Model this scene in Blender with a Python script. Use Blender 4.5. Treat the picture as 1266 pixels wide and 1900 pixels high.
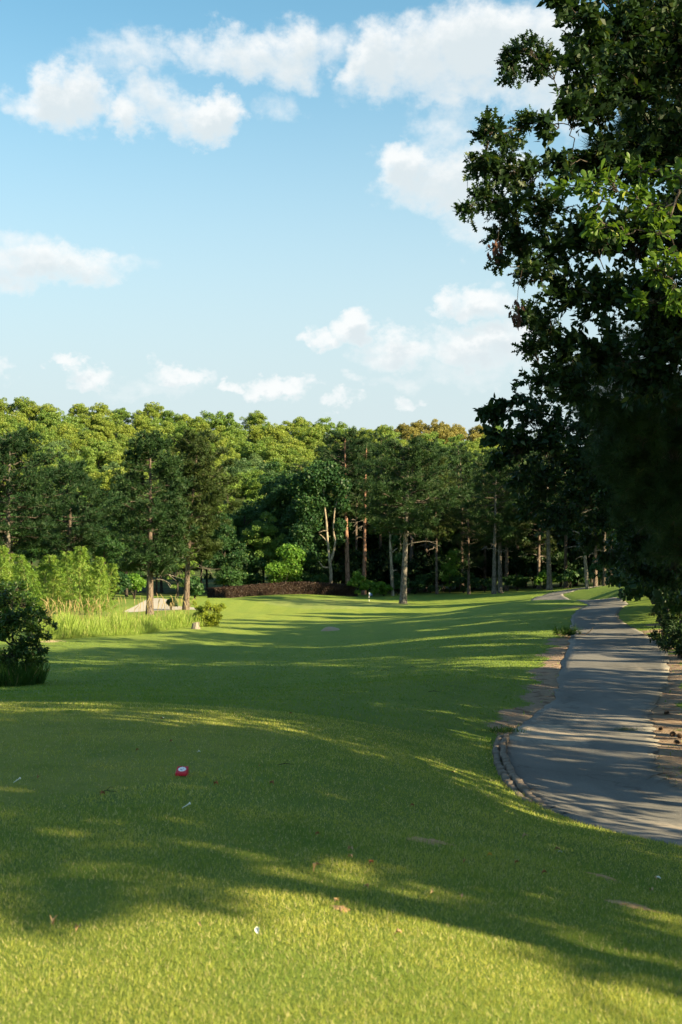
import bpy, math, random
import numpy as np
from mathutils import Vector, Matrix

for o in list(bpy.data.objects):
    bpy.data.objects.remove(o, do_unlink=True)
SC = bpy.context.scene
COL = SC.collection
R = math.radians

# ------------------------------------------------------------------ camera
EYE = 1.65; FPX = 2400.0; CX = 633.0; HY = 1040.0        # eye height, focal length in photo pixels, horizon row
cam = bpy.data.cameras.new('camera')
cam.sensor_fit = 'VERTICAL'; cam.sensor_height = 36.0; cam.lens = FPX / 1900.0 * 36.0
cam.shift_y = (HY - 950.0) / 1900.0
cam.clip_start = 0.1; cam.clip_end = 3000
co = bpy.data.objects.new('camera', cam); COL.objects.link(co)
co.location = (0, 0, EYE); co.rotation_euler = (R(90), 0, 0)
cam.dof.use_dof = True; cam.dof.focus_distance = 18.0; cam.dof.aperture_fstop = 4.5
SC.camera = co

# ------------------------------------------------------------------ light and exposure
SUN_EL = 25.0; SUN_BACK = 60.0          # sun behind the camera, this far round to the right
SUN_TO = Vector((math.sin(R(SUN_BACK)) * math.cos(R(SUN_EL)), -math.cos(R(SUN_BACK)) * math.cos(R(SUN_EL)), math.sin(R(SUN_EL))))
sl = bpy.data.lights.new('sun', 'SUN'); sl.energy = 5.0; sl.angle = R(0.53); sl.color = (1.0, 0.81, 0.47)
so = bpy.data.objects.new('sun', sl); COL.objects.link(so)
so.rotation_euler = SUN_TO.to_track_quat('Z', 'Y').to_euler(); so.location = (0, 0, 60)
SKY_STRENGTH = 0.05
SC.view_settings.view_transform = 'Standard'; SC.view_settings.look = 'None'
SC.view_settings.exposure = 1.75; SC.view_settings.gamma = 1.0
SC.view_settings.use_curve_mapping = False
SC.render.engine = 'CYCLES'
cy = SC.cycles
cy.use_denoising = True
try: cy.denoiser = 'OPENIMAGEDENOISE'
except Exception: pass
cy.max_bounces = 5; cy.diffuse_bounces = 3; cy.glossy_bounces = 2; cy.transmission_bounces = 3
cy.use_adaptive_sampling = True; cy.adaptive_threshold = 0.02
cy.sample_clamp_indirect = 4.0; cy.caustics_reflective = False; cy.caustics_refractive = False

class NT:
    """small helper round a node tree"""
    def __init__(s, tree): s.t = tree; s.n = tree.nodes; s.l = tree.links
    def node(s, typ, **kw):
        n = s.n.new(typ)
        for k, v in kw.items(): setattr(n, k, v)
        return n
    def put(s, sock, v):
        if hasattr(v, 'is_output') or isinstance(v, bpy.types.NodeSocket): s.l.new(v, sock)
        elif v is not None: sock.default_value = v
    def math(s, op, a, b=None, c=None, clamp=False):
        n = s.n.new('ShaderNodeMath'); n.operation = op; n.use_clamp = clamp
        s.put(n.inputs[0], a)
        if b is not None: s.put(n.inputs[1], b)
        if c is not None: s.put(n.inputs[2], c)
        return n.outputs[0]
    def vec(s, op, a, b=None):
        n = s.n.new('ShaderNodeVectorMath'); n.operation = op
        s.put(n.inputs[0], a)
        if b is not None: s.put(n.inputs[1], b)
        return n.outputs['Value'] if op in ('DOT_PRODUCT', 'LENGTH') else n.outputs[0]
    def noise(s, vec, scale, detail=3, rough=0.55, out=0):
        n = s.n.new('ShaderNodeTexNoise')
        if vec is not None: s.l.new(vec, n.inputs['Vector'])
        n.inputs['Scale'].default_value = scale; n.inputs['Detail'].default_value = detail; n.inputs['Roughness'].default_value = rough
        return n.outputs[out]
    def mix(s, f, a, b, mode='MIX'):
        n = s.n.new('ShaderNodeMix'); n.data_type = 'RGBA'; n.blend_type = mode
        s.put(n.inputs[0], f)
        for i, v in ((6, a), (7, b)):
            if isinstance(v, tuple): n.inputs[i].default_value = (*v[:3], 1)
            else: s.put(n.inputs[i], v)
        return n.outputs[2]
    def ramp(s, f, lo, hi):                       # smooth step to 0..1
        n = s.n.new('ShaderNodeMapRange'); n.interpolation_type = 'SMOOTHSTEP'
        s.put(n.inputs[0], f); n.inputs[1].default_value = lo; n.inputs[2].default_value = hi
        return n.outputs[0]

# ------------------------------------------------------------------ world: clear sky with fair-weather cumulus
W = bpy.data.worlds.new('World'); SC.world = W; W.use_nodes = True
W.cycles.sampling_method = 'MANUAL'; W.cycles.sample_map_resolution = 512
CLOUDS = [(120,180,78,58,1.1),(60,185,52,30,.6),(230,215,45,36,.9),(280,188,75,40,.7),(400,224,66,44,1.2),(330,212,60,42,.8),
 (250,100,80,45,.6),(180,120,60,40,.35),(460,95,115,45,.85),(390,95,70,35,.7),(545,92,60,58,.9),(600,85,60,40,.6),
 (700,112,66,74,1.15),(780,110,95,70,1.0),(900,90,150,76,1.15),(1010,100,110,85,1.0),(680,165,60,30,.45),(860,165,170,36,.7),(1060,170,90,70,.8),
 (755,310,62,46,1.1),(840,340,125,55,1.0),(820,250,60,50,.5),(855,215,50,30,.4),(880,412,75,46,.65),(910,330,80,66,.9),
 (90,492,165,36,.9),(40,455,75,26,.5),(185,488,66,30,.7),(15,520,90,26,.7),
 (890,556,60,32,1.0),(826,562,38,28,.95),(650,608,52,28,1.10),(600,632,36,22,1.00),(735,652,75,30,0.90),(880,640,100,40,1.05),(950,640,70,48,.9),
 (120,668,32,11,0.85),(170,692,42,20,0.90),(325,695,64,20,0.90),(330,684,24,11,.6),(290,718,80,18,.35),(430,715,24,13,0.90),(520,712,68,20,1.10),
 (630,747,32,14,0.80),(760,742,36,13,0.90),(740,706,55,16,.4),(650,708,22,12,.4),(520,200,38,28,.3),(8,690,24,20,.6),(860,690,90,20,.35)]
def cloud_group():
    g = bpy.data.node_groups.new('cloud_density', 'ShaderNodeTree')
    g.interface.new_socket('Vector', in_out='INPUT', socket_type='NodeSocketVector')
    g.interface.new_socket('Density', in_out='OUTPUT', socket_type='NodeSocketFloat')
    t = NT(g); gi = t.node('NodeGroupInput'); go = t.node('NodeGroupOutput')
    p = gi.outputs[0]                                    # (azimuth, elevation, 0)
    st = t.vec('MULTIPLY', p, (1.0, 1.25, 1.0))
    n1 = t.noise(st, 24, 2, .5, out=1); n2 = t.noise(st, 95, 5, .62, out=1)
    w = t.vec('ADD', t.vec('MULTIPLY', t.vec('SUBTRACT', n1, (.5, .5, .5)), (.05, .035, 0)),
                     t.vec('MULTIPLY', t.vec('SUBTRACT', n2, (.5, .5, .5)), (.026, .022, 0)))
    q = t.vec('ADD', p, w)
    f = None
    for (px, py, rx, ry, a) in CLOUDS:
        az = math.atan((px - CX) / FPX); el = math.atan((HY - py) / FPX * math.cos(az))
        d = t.vec('MULTIPLY', t.vec('SUBTRACT', q, (az, el, 0)), (FPX / rx / 1.15, FPX / ry / 1.15, 0))
        b = t.math('MULTIPLY_ADD', t.vec('DOT_PRODUCT', d, d), -a, a)
        if f is None: f = b
        else:
            n = t.n.new('ShaderNodeMath'); n.operation = 'SMOOTH_MAX'; t.put(n.inputs[0], f); t.put(n.inputs[1], b); n.inputs[2].default_value = .15
            f = n.outputs[0]
    # the rest of the sky, outside this view, carries the same scattered cumulus
    sx = t.node('ShaderNodeSeparateXYZ'); t.l.new(p, sx.inputs[0])
    out = t.math('MAXIMUM', t.ramp(t.math('ABSOLUTE', sx.outputs[0]), .30, .42), t.ramp(sx.outputs[1], .44, .54))
    gen = t.math('MULTIPLY', t.math('SUBTRACT', t.noise(st, 4.5, 3, .5), .56), 7.0)
    gen = t.math('MULTIPLY_ADD', t.math('SUBTRACT', out, 1.0), 3.0, gen)
    f = t.math('MAXIMUM', f, gen)
    f = t.math('MULTIPLY_ADD', t.math('SUBTRACT', t.noise(st, 55, 6, .6), .5), 1.1, f)
    t.l.new(t.ramp(f, -.1, 1.0), go.inputs[0])
    return g
def build_world():
    t = NT(W.node_tree); t.n.clear()
    out = t.node('ShaderNodeOutputWorld'); bg = t.node('ShaderNodeBackground'); t.l.new(bg.outputs[0], out.inputs[0])
    bg.inputs[1].default_value = SKY_STRENGTH
    sky = t.node('ShaderNodeTexSky'); sky.sky_type = 'NISHITA'; sky.sun_disc = False
    sky.sun_elevation = R(SUN_EL); sky.sun_rotation = R(180 - SUN_BACK)
    sky.altitude = 100; sky.air_density = 1.0; sky.dust_density = 0.4; sky.ozone_density = 1.0
    tc = t.node('ShaderNodeTexCoord'); d = tc.outputs['Generated']
    s = t.node('ShaderNodeSeparateXYZ'); t.l.new(d, s.inputs[0])
    az = t.math('ARCTAN2', s.outputs[0], s.outputs[1]); el = t.math('ARCSINE', s.outputs[2])
    c = t.node('ShaderNodeCombineXYZ'); t.l.new(az, c.inputs[0]); t.l.new(el, c.inputs[1])
    G = cloud_group()
    g1 = t.node('ShaderNodeGroup', node_tree=G); t.l.new(c.outputs[0], g1.inputs[0])
    g2 = t.node('ShaderNodeGroup', node_tree=G); t.l.new(t.vec('ADD', c.outputs[0], (-.004, .013, 0)), g2.inputs[0])
    dens = t.math('MULTIPLY', g1.outputs[0], t.ramp(el, -.01, .07))
    lit = t.math('MULTIPLY', t.math('MULTIPLY', g2.outputs[0], g1.outputs[0]), .85)
    cc = t.mix(lit, CLOUD_LIT, CLOUD_DARK)
    skyc = t.mix(1.0, sky.outputs[0], SKY_TINT, 'MULTIPLY')
    hz = t.math('SUBTRACT', 1.0, t.ramp(el, .07, .43))
    skyc = t.mix(t.math('MULTIPLY', hz, HAZE_MIX), skyc, HAZE_COL)
    t.l.new(t.mix(t.math('MULTIPLY', dens, .97), skyc, cc), bg.inputs[0])
CLOUD_LIT = (5.8, 5.95, 5.95); CLOUD_DARK = (4.2, 4.75, 5.0); SKY_TINT = (.93, 1.36, 1.26); HAZE_COL = (4.1, 4.7, 4.85); HAZE_MIX = 0.97
build_world()

# ------------------------------------------------------------------ mesh helpers
class MB:
    """collects blocks of vertices and equal-sided faces, builds ONE mesh"""
    def __init__(s): s.V = []; s.F = []; s.n = 0
    def add(s, V, F, m=0):
        V = np.asarray(V, float).reshape(-1, 3); F = np.asarray(F, int)
        s.V.append(V); s.F.append((F + s.n, m)); s.n += len(V)
    def mesh(s, name, mats, smooth=False):
        me = bpy.data.meshes.new(name)
        V = np.concatenate(s.V); ls = []; st = []; tot = []; mi = []; p = 0
        for F, m in s.F:
            k = F.shape[1]; ls.append(F.ravel()); st.append(p + np.arange(len(F)) * k); tot.append(np.full(len(F), k)); mi.append(np.full(len(F), m)); p += F.size
        ls = np.concatenate(ls); st = np.concatenate(st); mi = np.concatenate(mi)
        me.vertices.add(len(V)); me.vertices.foreach_set('co', V.astype(np.float32).ravel())
        me.loops.add(len(ls)); me.loops.foreach_set('vertex_index', ls.astype(np.int32))
        me.polygons.add(len(st)); me.polygons.foreach_set('loop_start', st.astype(np.int32))
        me.polygons.foreach_set('material_index', mi.astype(np.int32))
        if smooth: me.polygons.foreach_set('use_smooth', np.ones(len(st), bool))
        for m in (mats if isinstance(mats, (list, tuple)) else [mats]): me.materials.append(m)
        me.update(calc_edges=True)
        return me
def obj(name, me, parent=None, loc=None):
    o = bpy.data.objects.new(name, me); COL.objects.link(o)
    if parent is not None: o.parent = parent
    if loc is not None: o.location = loc
    return o
def tag(o, label, cat, group=None):
    o['label'] = label; o['category'] = cat
    if group: o['group'] = group
    return o
def kind(o, k): o['kind'] = k; return o
def thing(name, label, cat, loc=(0, 0, 0), rz=0, sc=1.0, group=None):
    o = bpy.data.objects.new(name, None); COL.objects.link(o); o.empty_display_size = .3
    o.location = loc; o.rotation_euler = (0, 0, rz); o.scale = (sc, sc, sc) if not isinstance(sc, tuple) else sc
    return tag(o, label, cat, group)
def nrm(a): return a / np.maximum(np.linalg.norm(a, axis=-1, keepdims=True), 1e-9)
def tube(mb, pts, rad, n=8, m=0, cap=True):
    P = np.asarray(pts, float); k = len(P); rad = np.broadcast_to(np.asarray(rad, float), (k,))
    T = nrm(np.gradient(P, axis=0)); ref = np.array([0, 0, 1.0]) if abs(T[0][2]) < .9 else np.array([1.0, 0, 0])
    U = nrm(np.cross(T, ref)); Wv = np.cross(T, U)
    a = np.linspace(0, 2 * math.pi, n, endpoint=False)
    ring = P[:, None] + rad[:, None, None] * (np.cos(a)[None, :, None] * U[:, None] + np.sin(a)[None, :, None] * Wv[:, None])
    i = np.arange(k - 1)[:, None] * n; j = np.arange(n)[None]; j2 = (j + 1) % n
    F = np.stack([i + j, i + j2, i + n + j2, i + n + j], -1).reshape(-1, 4)
    mb.add(ring.reshape(-1, 3), F, m)
    if cap and n <= 12:
        mb.add(ring[-1], np.arange(n)[None], m)
def bez(a, b, c, k):
    t = np.linspace(0, 1, k)[:, None]; a, b, c = map(np.asarray, (a, b, c))
    return (1 - t) ** 2 * a + 2 * t * (1 - t) * b + t ** 2 * c
def frames(axis, normal):
    """rows: side, axis, normal"""
    A = nrm(axis); N = nrm(normal - (normal * A).sum(-1, keepdims=True) * A); S = np.cross(A, N)
    return S, A, N
def scatter(mb, TV, TF, pos, axis, normal, size, m=0, wid=1.0):
    """copies the template leaf (x side, y along, z normal) to each position"""
    TV = np.asarray(TV, float); TF = np.asarray(TF, int)
    S, A, N = frames(axis, normal); size = np.broadcast_to(size, (len(pos),))[:, None, None]
    wid = np.broadcast_to(wid, (len(pos),))[:, None, None]
    V = pos[:, None] + size * (TV[None, :, 0:1] * wid * S[:, None] + TV[None, :, 1:2] * A[:, None] + TV[None, :, 2:3] * N[:, None])
    F = TF[None] + (np.arange(len(pos)) * len(TV))[:, None, None]
    mb.add(V.reshape(-1, 3), F.reshape(-1, TF.shape[1]), m)
def rnd_dirs(rg, n):
    return nrm(rg.normal(size=(n, 3)))

# ------------------------------------------------------------------ terrain from what the photograph shows touching the ground
def PX(px, py, D): return np.array([(px - CX) * D / FPX, D, EYE + (HY - py) * D / FPX])
CTRL = [PX(*c) for c in [
 (1060,1525,12.4),(1000,1490,13.5),(960,1450,15),(940,1400,17.4),(1230,1400,17.4),(1000,1350,20.5),(1212,1350,20.5),(1025,1300,24.5),(1212,1300,24.5),
 (1045,1250,30),(1240,1250,30),(1058,1195,39),(1237,1195,39),(1060,1150,52),(1157,1150,52),(1097,1122,66),(1150,1122,66),
 (1050,1128,82),(1000,1129,82),(1030,1123,89),(1010,1113,95),(1030,1103,108),(1065,1093,122),(1266,1420,17),(1262,1300,25),(1250,1200,37),(1190,1170,45),(1180,1130,55),(1150,1106,75),(1190,1080,75),(1100,1094,92),
 (50,1268,30),(95,1190,50),(250,1180,54),(363,1165,60),(278,1146,80),(345,1131,88),(230,1139,94),(365,1134,96),(300,1121,106),(300,1108,113),(200,1120,112),(150,1135,90),
 (633,1270,29),(633,1200,50),(633,1152,78),(633,1128,105),(633,1112,122),(400,1111,128),(400,1135,100),(530,1103,134),(655,1106,137),(560,1106,128),(480,1138,98),
 (750,1120,115),(800,1113,122),(900,1108,118),(820,1138,75),(900,1123,73),(1000,1113,74),(1050,1113.5,74),(1105,1115,74),(850,1190,42),(800,1260,26),(850,1330,20.5),(400,1220,42),(450,1265,30)]]
CTRL += [np.array(c, float) for c in [(-6,-12,0),(0,-12,0),(6,-12,-.1),(0,-30,0),(20,-30,0),(-20,-30,0),(-6,0,0),(0,0,0),(1.5,4,-.05),(0,6,0),(-3,6,0),(-2,9,.02),(-4,9,.02),(-.6,10,0),
 (-1,13,-.1),(-4,13,-.02),(-1.2,15.6,-.22),(-4,15.8,-.12),(-7,15,-.2),(.6,13,-.36),(1.2,10,-.38),(-2,20,-.55),(-5,20,-.5),(2,7,-.35),(2.94,11.1,-.82),(4.2,10.3,-.85),(6,9.6,-.85),(8,13.6,-.9),(5.5,14,-.98),(9,4,-.4),(14,12,-.6),
 (12,20,-.6),(15,32,-.2),(20,45,.3),(28,70,1.2),(40,100,1.0),(32,120,0),(-14,14,-.7),(-18,30,-1.4),(-24,50,-1.6),(-35,80,-1.8),(-40,110,-1.5),(-45,140,-1.5),(0,145,-2),(20,145,-1.6),(50,145,0),
 (-60,40,-2),(-60,0,-1),(60,0,0),(60,50,1),(70,140,1),(-70,140,-1)]]
CTRL = np.array(CTRL)
def _k(r2): return np.where(r2 > 1e-9, r2 * np.log(np.maximum(r2, 1e-9)) * .5, 0)
_sy = .55                                          # receding distances are stretched less
def _f(XY): return np.stack([XY[..., 0], XY[..., 1] * _sy], -1)
_c = _f(CTRL[:, :2]); _n = len(_c)
_K = _k(((_c[:, None] - _c[None]) ** 2).sum(-1)) + np.eye(_n) * .4
_P = np.c_[np.ones(_n), _c]
_A = np.block([[_K, _P], [_P.T, np.zeros((3, 3))]])
_w = np.linalg.solve(_A, np.r_[CTRL[:, 2], 0, 0, 0])
def zg(X, Y):
    X = np.asarray(X, float); Y = np.asarray(Y, float); sh = np.broadcast(X, Y).shape
    q = np.stack([np.broadcast_to(X, sh).ravel(), np.broadcast_to(Y, sh).ravel()], -1)
    qc = np.stack([np.clip(q[:, 0], -70, 70), np.clip(q[:, 1], -30, 145)], -1); qf = _f(qc); z = np.empty(len(q))
    for s in range(0, len(q), 20000):
        e = qf[s:s + 20000]; z[s:s + 20000] = _k(((e[:, None] - _c[None]) ** 2).sum(-1)) @ _w[:_n] + _w[_n] + e @ _w[_n + 1:]
    t = np.clip((q[:, 1] - 150) / 330, 0, 1.0)                  # the wooded hill
    z = z + (48.2 - .058 * np.clip(q[:, 0], -250, 250)) * t ** 1.8
    z = z - .12 * np.clip(q[:, 1] - 486, 0, None) ** .98
    # gentle unevenness
    z = z + .012 * np.sin(q[:, 0] * 2.3 + 1.1 * np.sin(q[:, 1] * 1.3)) * np.sin(q[:, 1] * 1.7 + .6) * np.clip((q[:, 1] - 2) / 8, 0, 1) + .03 * np.sin(q[:, 0] * .55 + q[:, 1] * .21) * np.sin(q[:, 1] * .33)
    # mown step round the front of the tee
    return z.reshape(sh)
def G(x, y): return Vector((x, y, float(zg(x, y))))
_D = np.concatenate([np.linspace(3, 40, 1500), np.linspace(40, 170, 1500)])
def gp(px, py):
    """where the ray through this photo pixel first meets the ground"""
    z = zg((px - CX) * _D / FPX, _D); r = EYE + (HY - py) * _D / FPX
    i = int(np.argmax(r <= z)); D = _D[i]
    return G((px - CX) * D / FPX, D)
def at(px, D): return G((px - CX) * D / FPX, D)

# ------------------------------------------------------------------ materials
def new_mat(name):
    m = bpy.data.materials.new(name); m.use_nodes = True; t = NT(m.node_tree); t.n.clear()
    out = t.node('ShaderNodeOutputMaterial'); return m, t, out
def principled(t, col, rough, spec=.3, normal=None):
    b = t.node('ShaderNodeBsdfPrincipled')
    if isinstance(col, tuple): b.inputs['Base Color'].default_value = (*col, 1)
    else: t.l.new(col, b.inputs['Base Color'])
    t.put(b.inputs['Roughness'], rough); b.inputs['Specular IOR Level'].default_value = spec
    if normal is not None: t.l.new(normal, b.inputs['Normal'])
    return b
def bump(t, h, strength, dist):
    b = t.node('ShaderNodeBump'); b.inputs['Strength'].default_value = strength; b.inputs['Distance'].default_value = dist
    t.l.new(h, b.inputs['Height']); return b.outputs[0]
def foliage(name, a, b, c, trans=.35, rough=.5, spec=.25, ns=.6, tv=.25, tcol=(1.25, 1.2, .55), odd=.955):
    """leaf stuff: colour a..b by clump and leaf, a few leaves of colour c; light passes through"""
    m, t, out = new_mat(name)
    geo = t.node('ShaderNodeNewGeometry'); oi = t.node('ShaderNodeObjectInfo'); tc = t.node('ShaderNodeTexCoord')
    isl = geo.outputs['Random Per Island']
    n = t.noise(tc.outputs['Object'], ns, 3)
    f = t.math('ADD', t.math('MULTIPLY', isl, .5), t.math('MULTIPLY_ADD', t.math('SUBTRACT', n, .5), 1.6, .25), clamp=True)
    f = t.math('ADD', f, t.math('MULTIPLY', t.math('SUBTRACT', oi.outputs['Random'], .5), tv * 2), clamp=True)
    col = t.mix(f, a, b)
    col = t.mix(t.math('GREATER_THAN', isl, odd), col, c)
    p = principled(t, col, rough, spec)
    tr = t.node('ShaderNodeBsdfTranslucent'); t.l.new(t.mix(1.0, col, tcol, 'MULTIPLY'), tr.inputs[0])
    mx = t.node('ShaderNodeMixShader'); mx.inputs[0].default_value = trans
    t.l.new(p.outputs[0], mx.inputs[1]); t.l.new(tr.outputs[0], mx.inputs[2]); t.l.new(mx.outputs[0], out.inputs[0])
    return m
def bark(name, a, b, sc=(9, 9, 2.2), rough=.9, strength=.7):
    m, t, out = new_mat(name); tc = t.node('ShaderNodeTexCoord')
    v = t.vec('MULTIPLY', tc.outputs['Object'], sc)
    vo = t.node('ShaderNodeTexVoronoi'); vo.feature = 'DISTANCE_TO_EDGE'; t.l.new(t.vec('ADD', v, t.vec('MULTIPLY', t.noise(v, .8, 3, out=1), (1.2, 1.2, 1.2))), vo.inputs['Vector']); vo.inputs['Scale'].default_value = 1.0
    crack = t.ramp(vo.outputs['Distance'], .0, .16)
    n = t.noise(v, 1.1, 4)
    col = t.mix(t.ramp(n, .3, .7), a, b)
    col = t.mix(t.math('MULTIPLY', t.math('SUBTRACT', 1.0, crack), .75), col, tuple(x * .35 for x in a))
    p = principled(t, col, rough, .15, bump(t, t.math('ADD', crack, t.math('MULTIPLY', n, .5)), strength, .02)); t.l.new(p.outputs[0], out.inputs[0])
    return m
def plain(name, col, rough=.6, spec=.3, var=.15, ns=20):
    m, t, out = new_mat(name); tc = t.node('ShaderNodeTexCoord')
    n = t.noise(tc.outputs['Object'], ns, 4)
    c = t.mix(n, tuple(x * (1 - var) for x in col), tuple(min(1, x * (1 + var)) for x in col))
    p = principled(t, c, rough, spec, bump(t, n, .15, .004)); t.l.new(p.outputs[0], out.inputs[0]); return m

M = {}
M['hill_yellow'] = foliage('hill_yellow', (.13, .21, .04), (.25, .31, .055), (.32, .31, .09), .3, tv=.35)
M['hill_green'] = foliage('hill_green', (.10, .19, .04), (.19, .28, .055), (.16, .16, .05), .3, tv=.3)
M['hill_blue'] = foliage('hill_blue', (.06, .125, .05), (.12, .19, .07), (.15, .2, .09), .3, tv=.3)
M['hill_tan'] = foliage('hill_tan', (.19, .18, .05), (.29, .26, .075), (.33, .27, .1), .3, tv=.3)
M['edge_leaf'] = foliage('edge_leaf', (.02, .062, .022), (.052, .118, .033), (.1, .16, .04), .3, tv=.3)
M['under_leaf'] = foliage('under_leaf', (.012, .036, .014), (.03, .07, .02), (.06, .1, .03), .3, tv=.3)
M['edge_bright'] = foliage('edge_bright', (.08, .19, .028), (.15, .28, .035), (.2, .3, .06), .4, tv=.2)  # leaf colour brightened so shrubs in the trees' shade look sunlit
M['needle'] = foliage('needle', (.012, .04, .015), (.04, .084, .024), (.07, .1, .03), .18, .55, tv=.22)
M['needle_warm'] = foliage('needle_warm', (.022, .048, .014), (.062, .092, .022), (.10, .10, .035), .2, .55, tv=.2)
M['oak_leaf'] = foliage('oak_leaf', (.011, .03, .012), (.028, .06, .019), (.07, .1, .025), .28, .5, .22, ns=1.2, tv=.15)
M['bay_leaf'] = foliage('bay_leaf', (.06, .13, .018), (.13, .21, .028), (.22, .27, .04), .35, .45, .3, ns=1.2)
M['heart_leaf'] = foliage('heart_leaf', (.014, .038, .014), (.032, .07, .022), (.06, .1, .03), .28, .5, .25, ns=1.2)
M['bamboo_leaf'] = foliage('bamboo_leaf', (.13, .25, .05), (.27, .39, .09), (.36, .38, .13), .4, .5, ns=.8)
M['bush_leaf'] = foliage('bush_leaf', (.02, .055, .012), (.05, .11, .018), (.1, .16, .03), .35, .4, .4, ns=1.5)
M['vine_leaf'] = foliage('vine_leaf', (.19, .27, .03), (.32, .38, .05), (.4, .38, .1), .4, .5, ns=1.5)
M['reed'] = foliage('reed', (.15, .25, .045), (.29, .38, .075), (.42, .40, .17), .4, .6, ns=.5, tcol=(1.1, 1.05, .7))
M['seed_head'] = foliage('seed_head', (.34, .26, .12), (.42, .34, .17), (.3, .22, .1), .3, .7)
M['hedge_leaf'] = foliage('hedge_leaf', (.028, .017, .013), (.062, .038, .028), (.07, .055, .03), .15, .5, ns=1.2, tcol=(1.2, .8, .8))
M['turf_blade'] = foliage('turf_blade', (.09, .21, .03), (.48, .47, .11), (.55, .49, .25), .42, .55, ns=1.1, tcol=(1.2, 1.15, .5), odd=.85)
M['turf_far'] = foliage('turf_far', (.085, .20, .028), (.23, .31, .055), (.34, .34, .1), .42, .55, ns=.8, tcol=(1.2, 1.15, .5), odd=.96)
M['turf_tee'] = foliage('turf_tee', (.13, .23, .035), (.42, .42, .11), (.5, .45, .24), .42, .55, ns=.8, tcol=(1.2, 1.15, .5), odd=.93)
M['tuft_blade'] = foliage('tuft_blade', (.03, .085, .012), (.07, .14, .02), (.3, .24, .1), .4, .55, ns=2)
M['pine_bark'] = bark('pine_bark', (.115, .086, .07), (.20, .16, .135), (5, 5, 1.6))
M['pine_bark_grey'] = bark('pine_bark_grey', (.12, .108, .098), (.21, .19, .17), (6, 6, 2.6))
M['pine_bark_red'] = bark('pine_bark_red', (.24, .13, .09), (.36, .22, .16), (4, 4, 1.2))
M['pale_bark'] = bark('pale_bark', (.26, .21, .155), (.42, .36, .28), (3, 3, .8), strength=.3)
M['limb_bark'] = bark('limb_bark', (.07, .058, .048), (.13, .11, .09), (9, 9, 2.5))
M['dark_bark'] = bark('dark_bark', (.05, .042, .035), (.10, .085, .07), (9, 9, 2.5))
M['dead_wood'] = bark('dead_wood', (.17, .15, .13), (.28, .25, .215), (6, 6, 1.5), strength=.3)
M['bamboo_culm'] = plain('bamboo_culm', (.18, .2, .06), .4)
M['hedge_core'] = plain('hedge_core', (.02, .012, .011), .9)

def ground_mat():
    m, t, out = new_mat('turf'); tc = t.node('ShaderNodeTexCoord'); P = tc.outputs['Object']
    at_ = t.node('ShaderNodeVertexColor'); at_.layer_name = 'tint'
    dr = t.node('ShaderNodeAttribute'); dr.attribute_name = 'dirt'
    big = t.noise(P, .35, 4); mid = t.noise(P, 2.2, 4, .6); fine = t.noise(P, 26, 5, .7); vf = t.noise(P, 110, 3, .7)
    col = at_.outputs['Color']
    mow = t.node('ShaderNodeTexWave'); mow.wave_type = 'BANDS'; mow.bands_direction = 'X'; mow.inputs['Scale'].default_value = .16; mow.inputs['Distortion'].default_value = 1.2; mow.inputs['Detail'].default_value = 2
    t.l.new(t.vec('MULTIPLY', P, (1.0, .12, 0)), mow.inputs['Vector'])
    col = t.mix(t.math('MULTIPLY', t.ramp(mow.outputs['Fac'], .35, .65), .22), col, t.mix(1.0, col, (1.5, 1.3, 1.3), 'MULTIPLY'))
    col = t.mix(t.math('MULTIPLY', t.ramp(t.noise(P, .9, 5, .7), .52, .7), .35), col, (.24, .26, .07))
    col = t.mix(t.math('MULTIPLY', t.ramp(big, .4, .72), .45), col, (.17, .24, .05))
    col = t.mix(t.math('MULTIPLY', t.ramp(mid, .46, .74), .40), col, (.07, .14, .022))
    col = t.mix(t.math('MULTIPLY', t.ramp(fine, .56, .74), .45), col, (.23, .27, .08))
    col = t.mix(t.math('MULTIPLY', t.ramp(vf, .5, .75), .5), col, (.05, .09, .02))
    sand = t.mix(t.noise(P, 9, 5, .65), (.20, .125, .085), (.40, .315, .235))
    sx = t.node('ShaderNodeSeparateXYZ'); t.l.new(P, sx.inputs[0])
    sand = t.mix(t.math('MULTIPLY', t.ramp(t.noise(P, 3, 4), .52, .66), .7), sand, (.11, .055, .035)); sand = t.mix(t.math('SUBTRACT', 1.0, t.ramp(sx.outputs[0], 1.6, 2.6)), sand, t.mix(fine, (.36, .26, .15), (.52, .40, .26)))       # pine straw and soil
    e = t.math('ADD', dr.outputs['Fac'], t.math('ADD', t.math('MULTIPLY', t.math('SUBTRACT', t.noise(P, 5, 4), .5), .9), t.math('MULTIPLY', t.math('SUBTRACT', fine, .5), .9)))
    col = t.mix(t.ramp(e, .42, .58), col, sand)
    h = t.math('ADD', t.math('MULTIPLY', fine, .6), vf)
    p = principled(t, col, .85, .12, bump(t, h, .8, .03)); t.l.new(p.outputs[0], out.inputs[0]); return m
M['turf'] = ground_mat()
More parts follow.
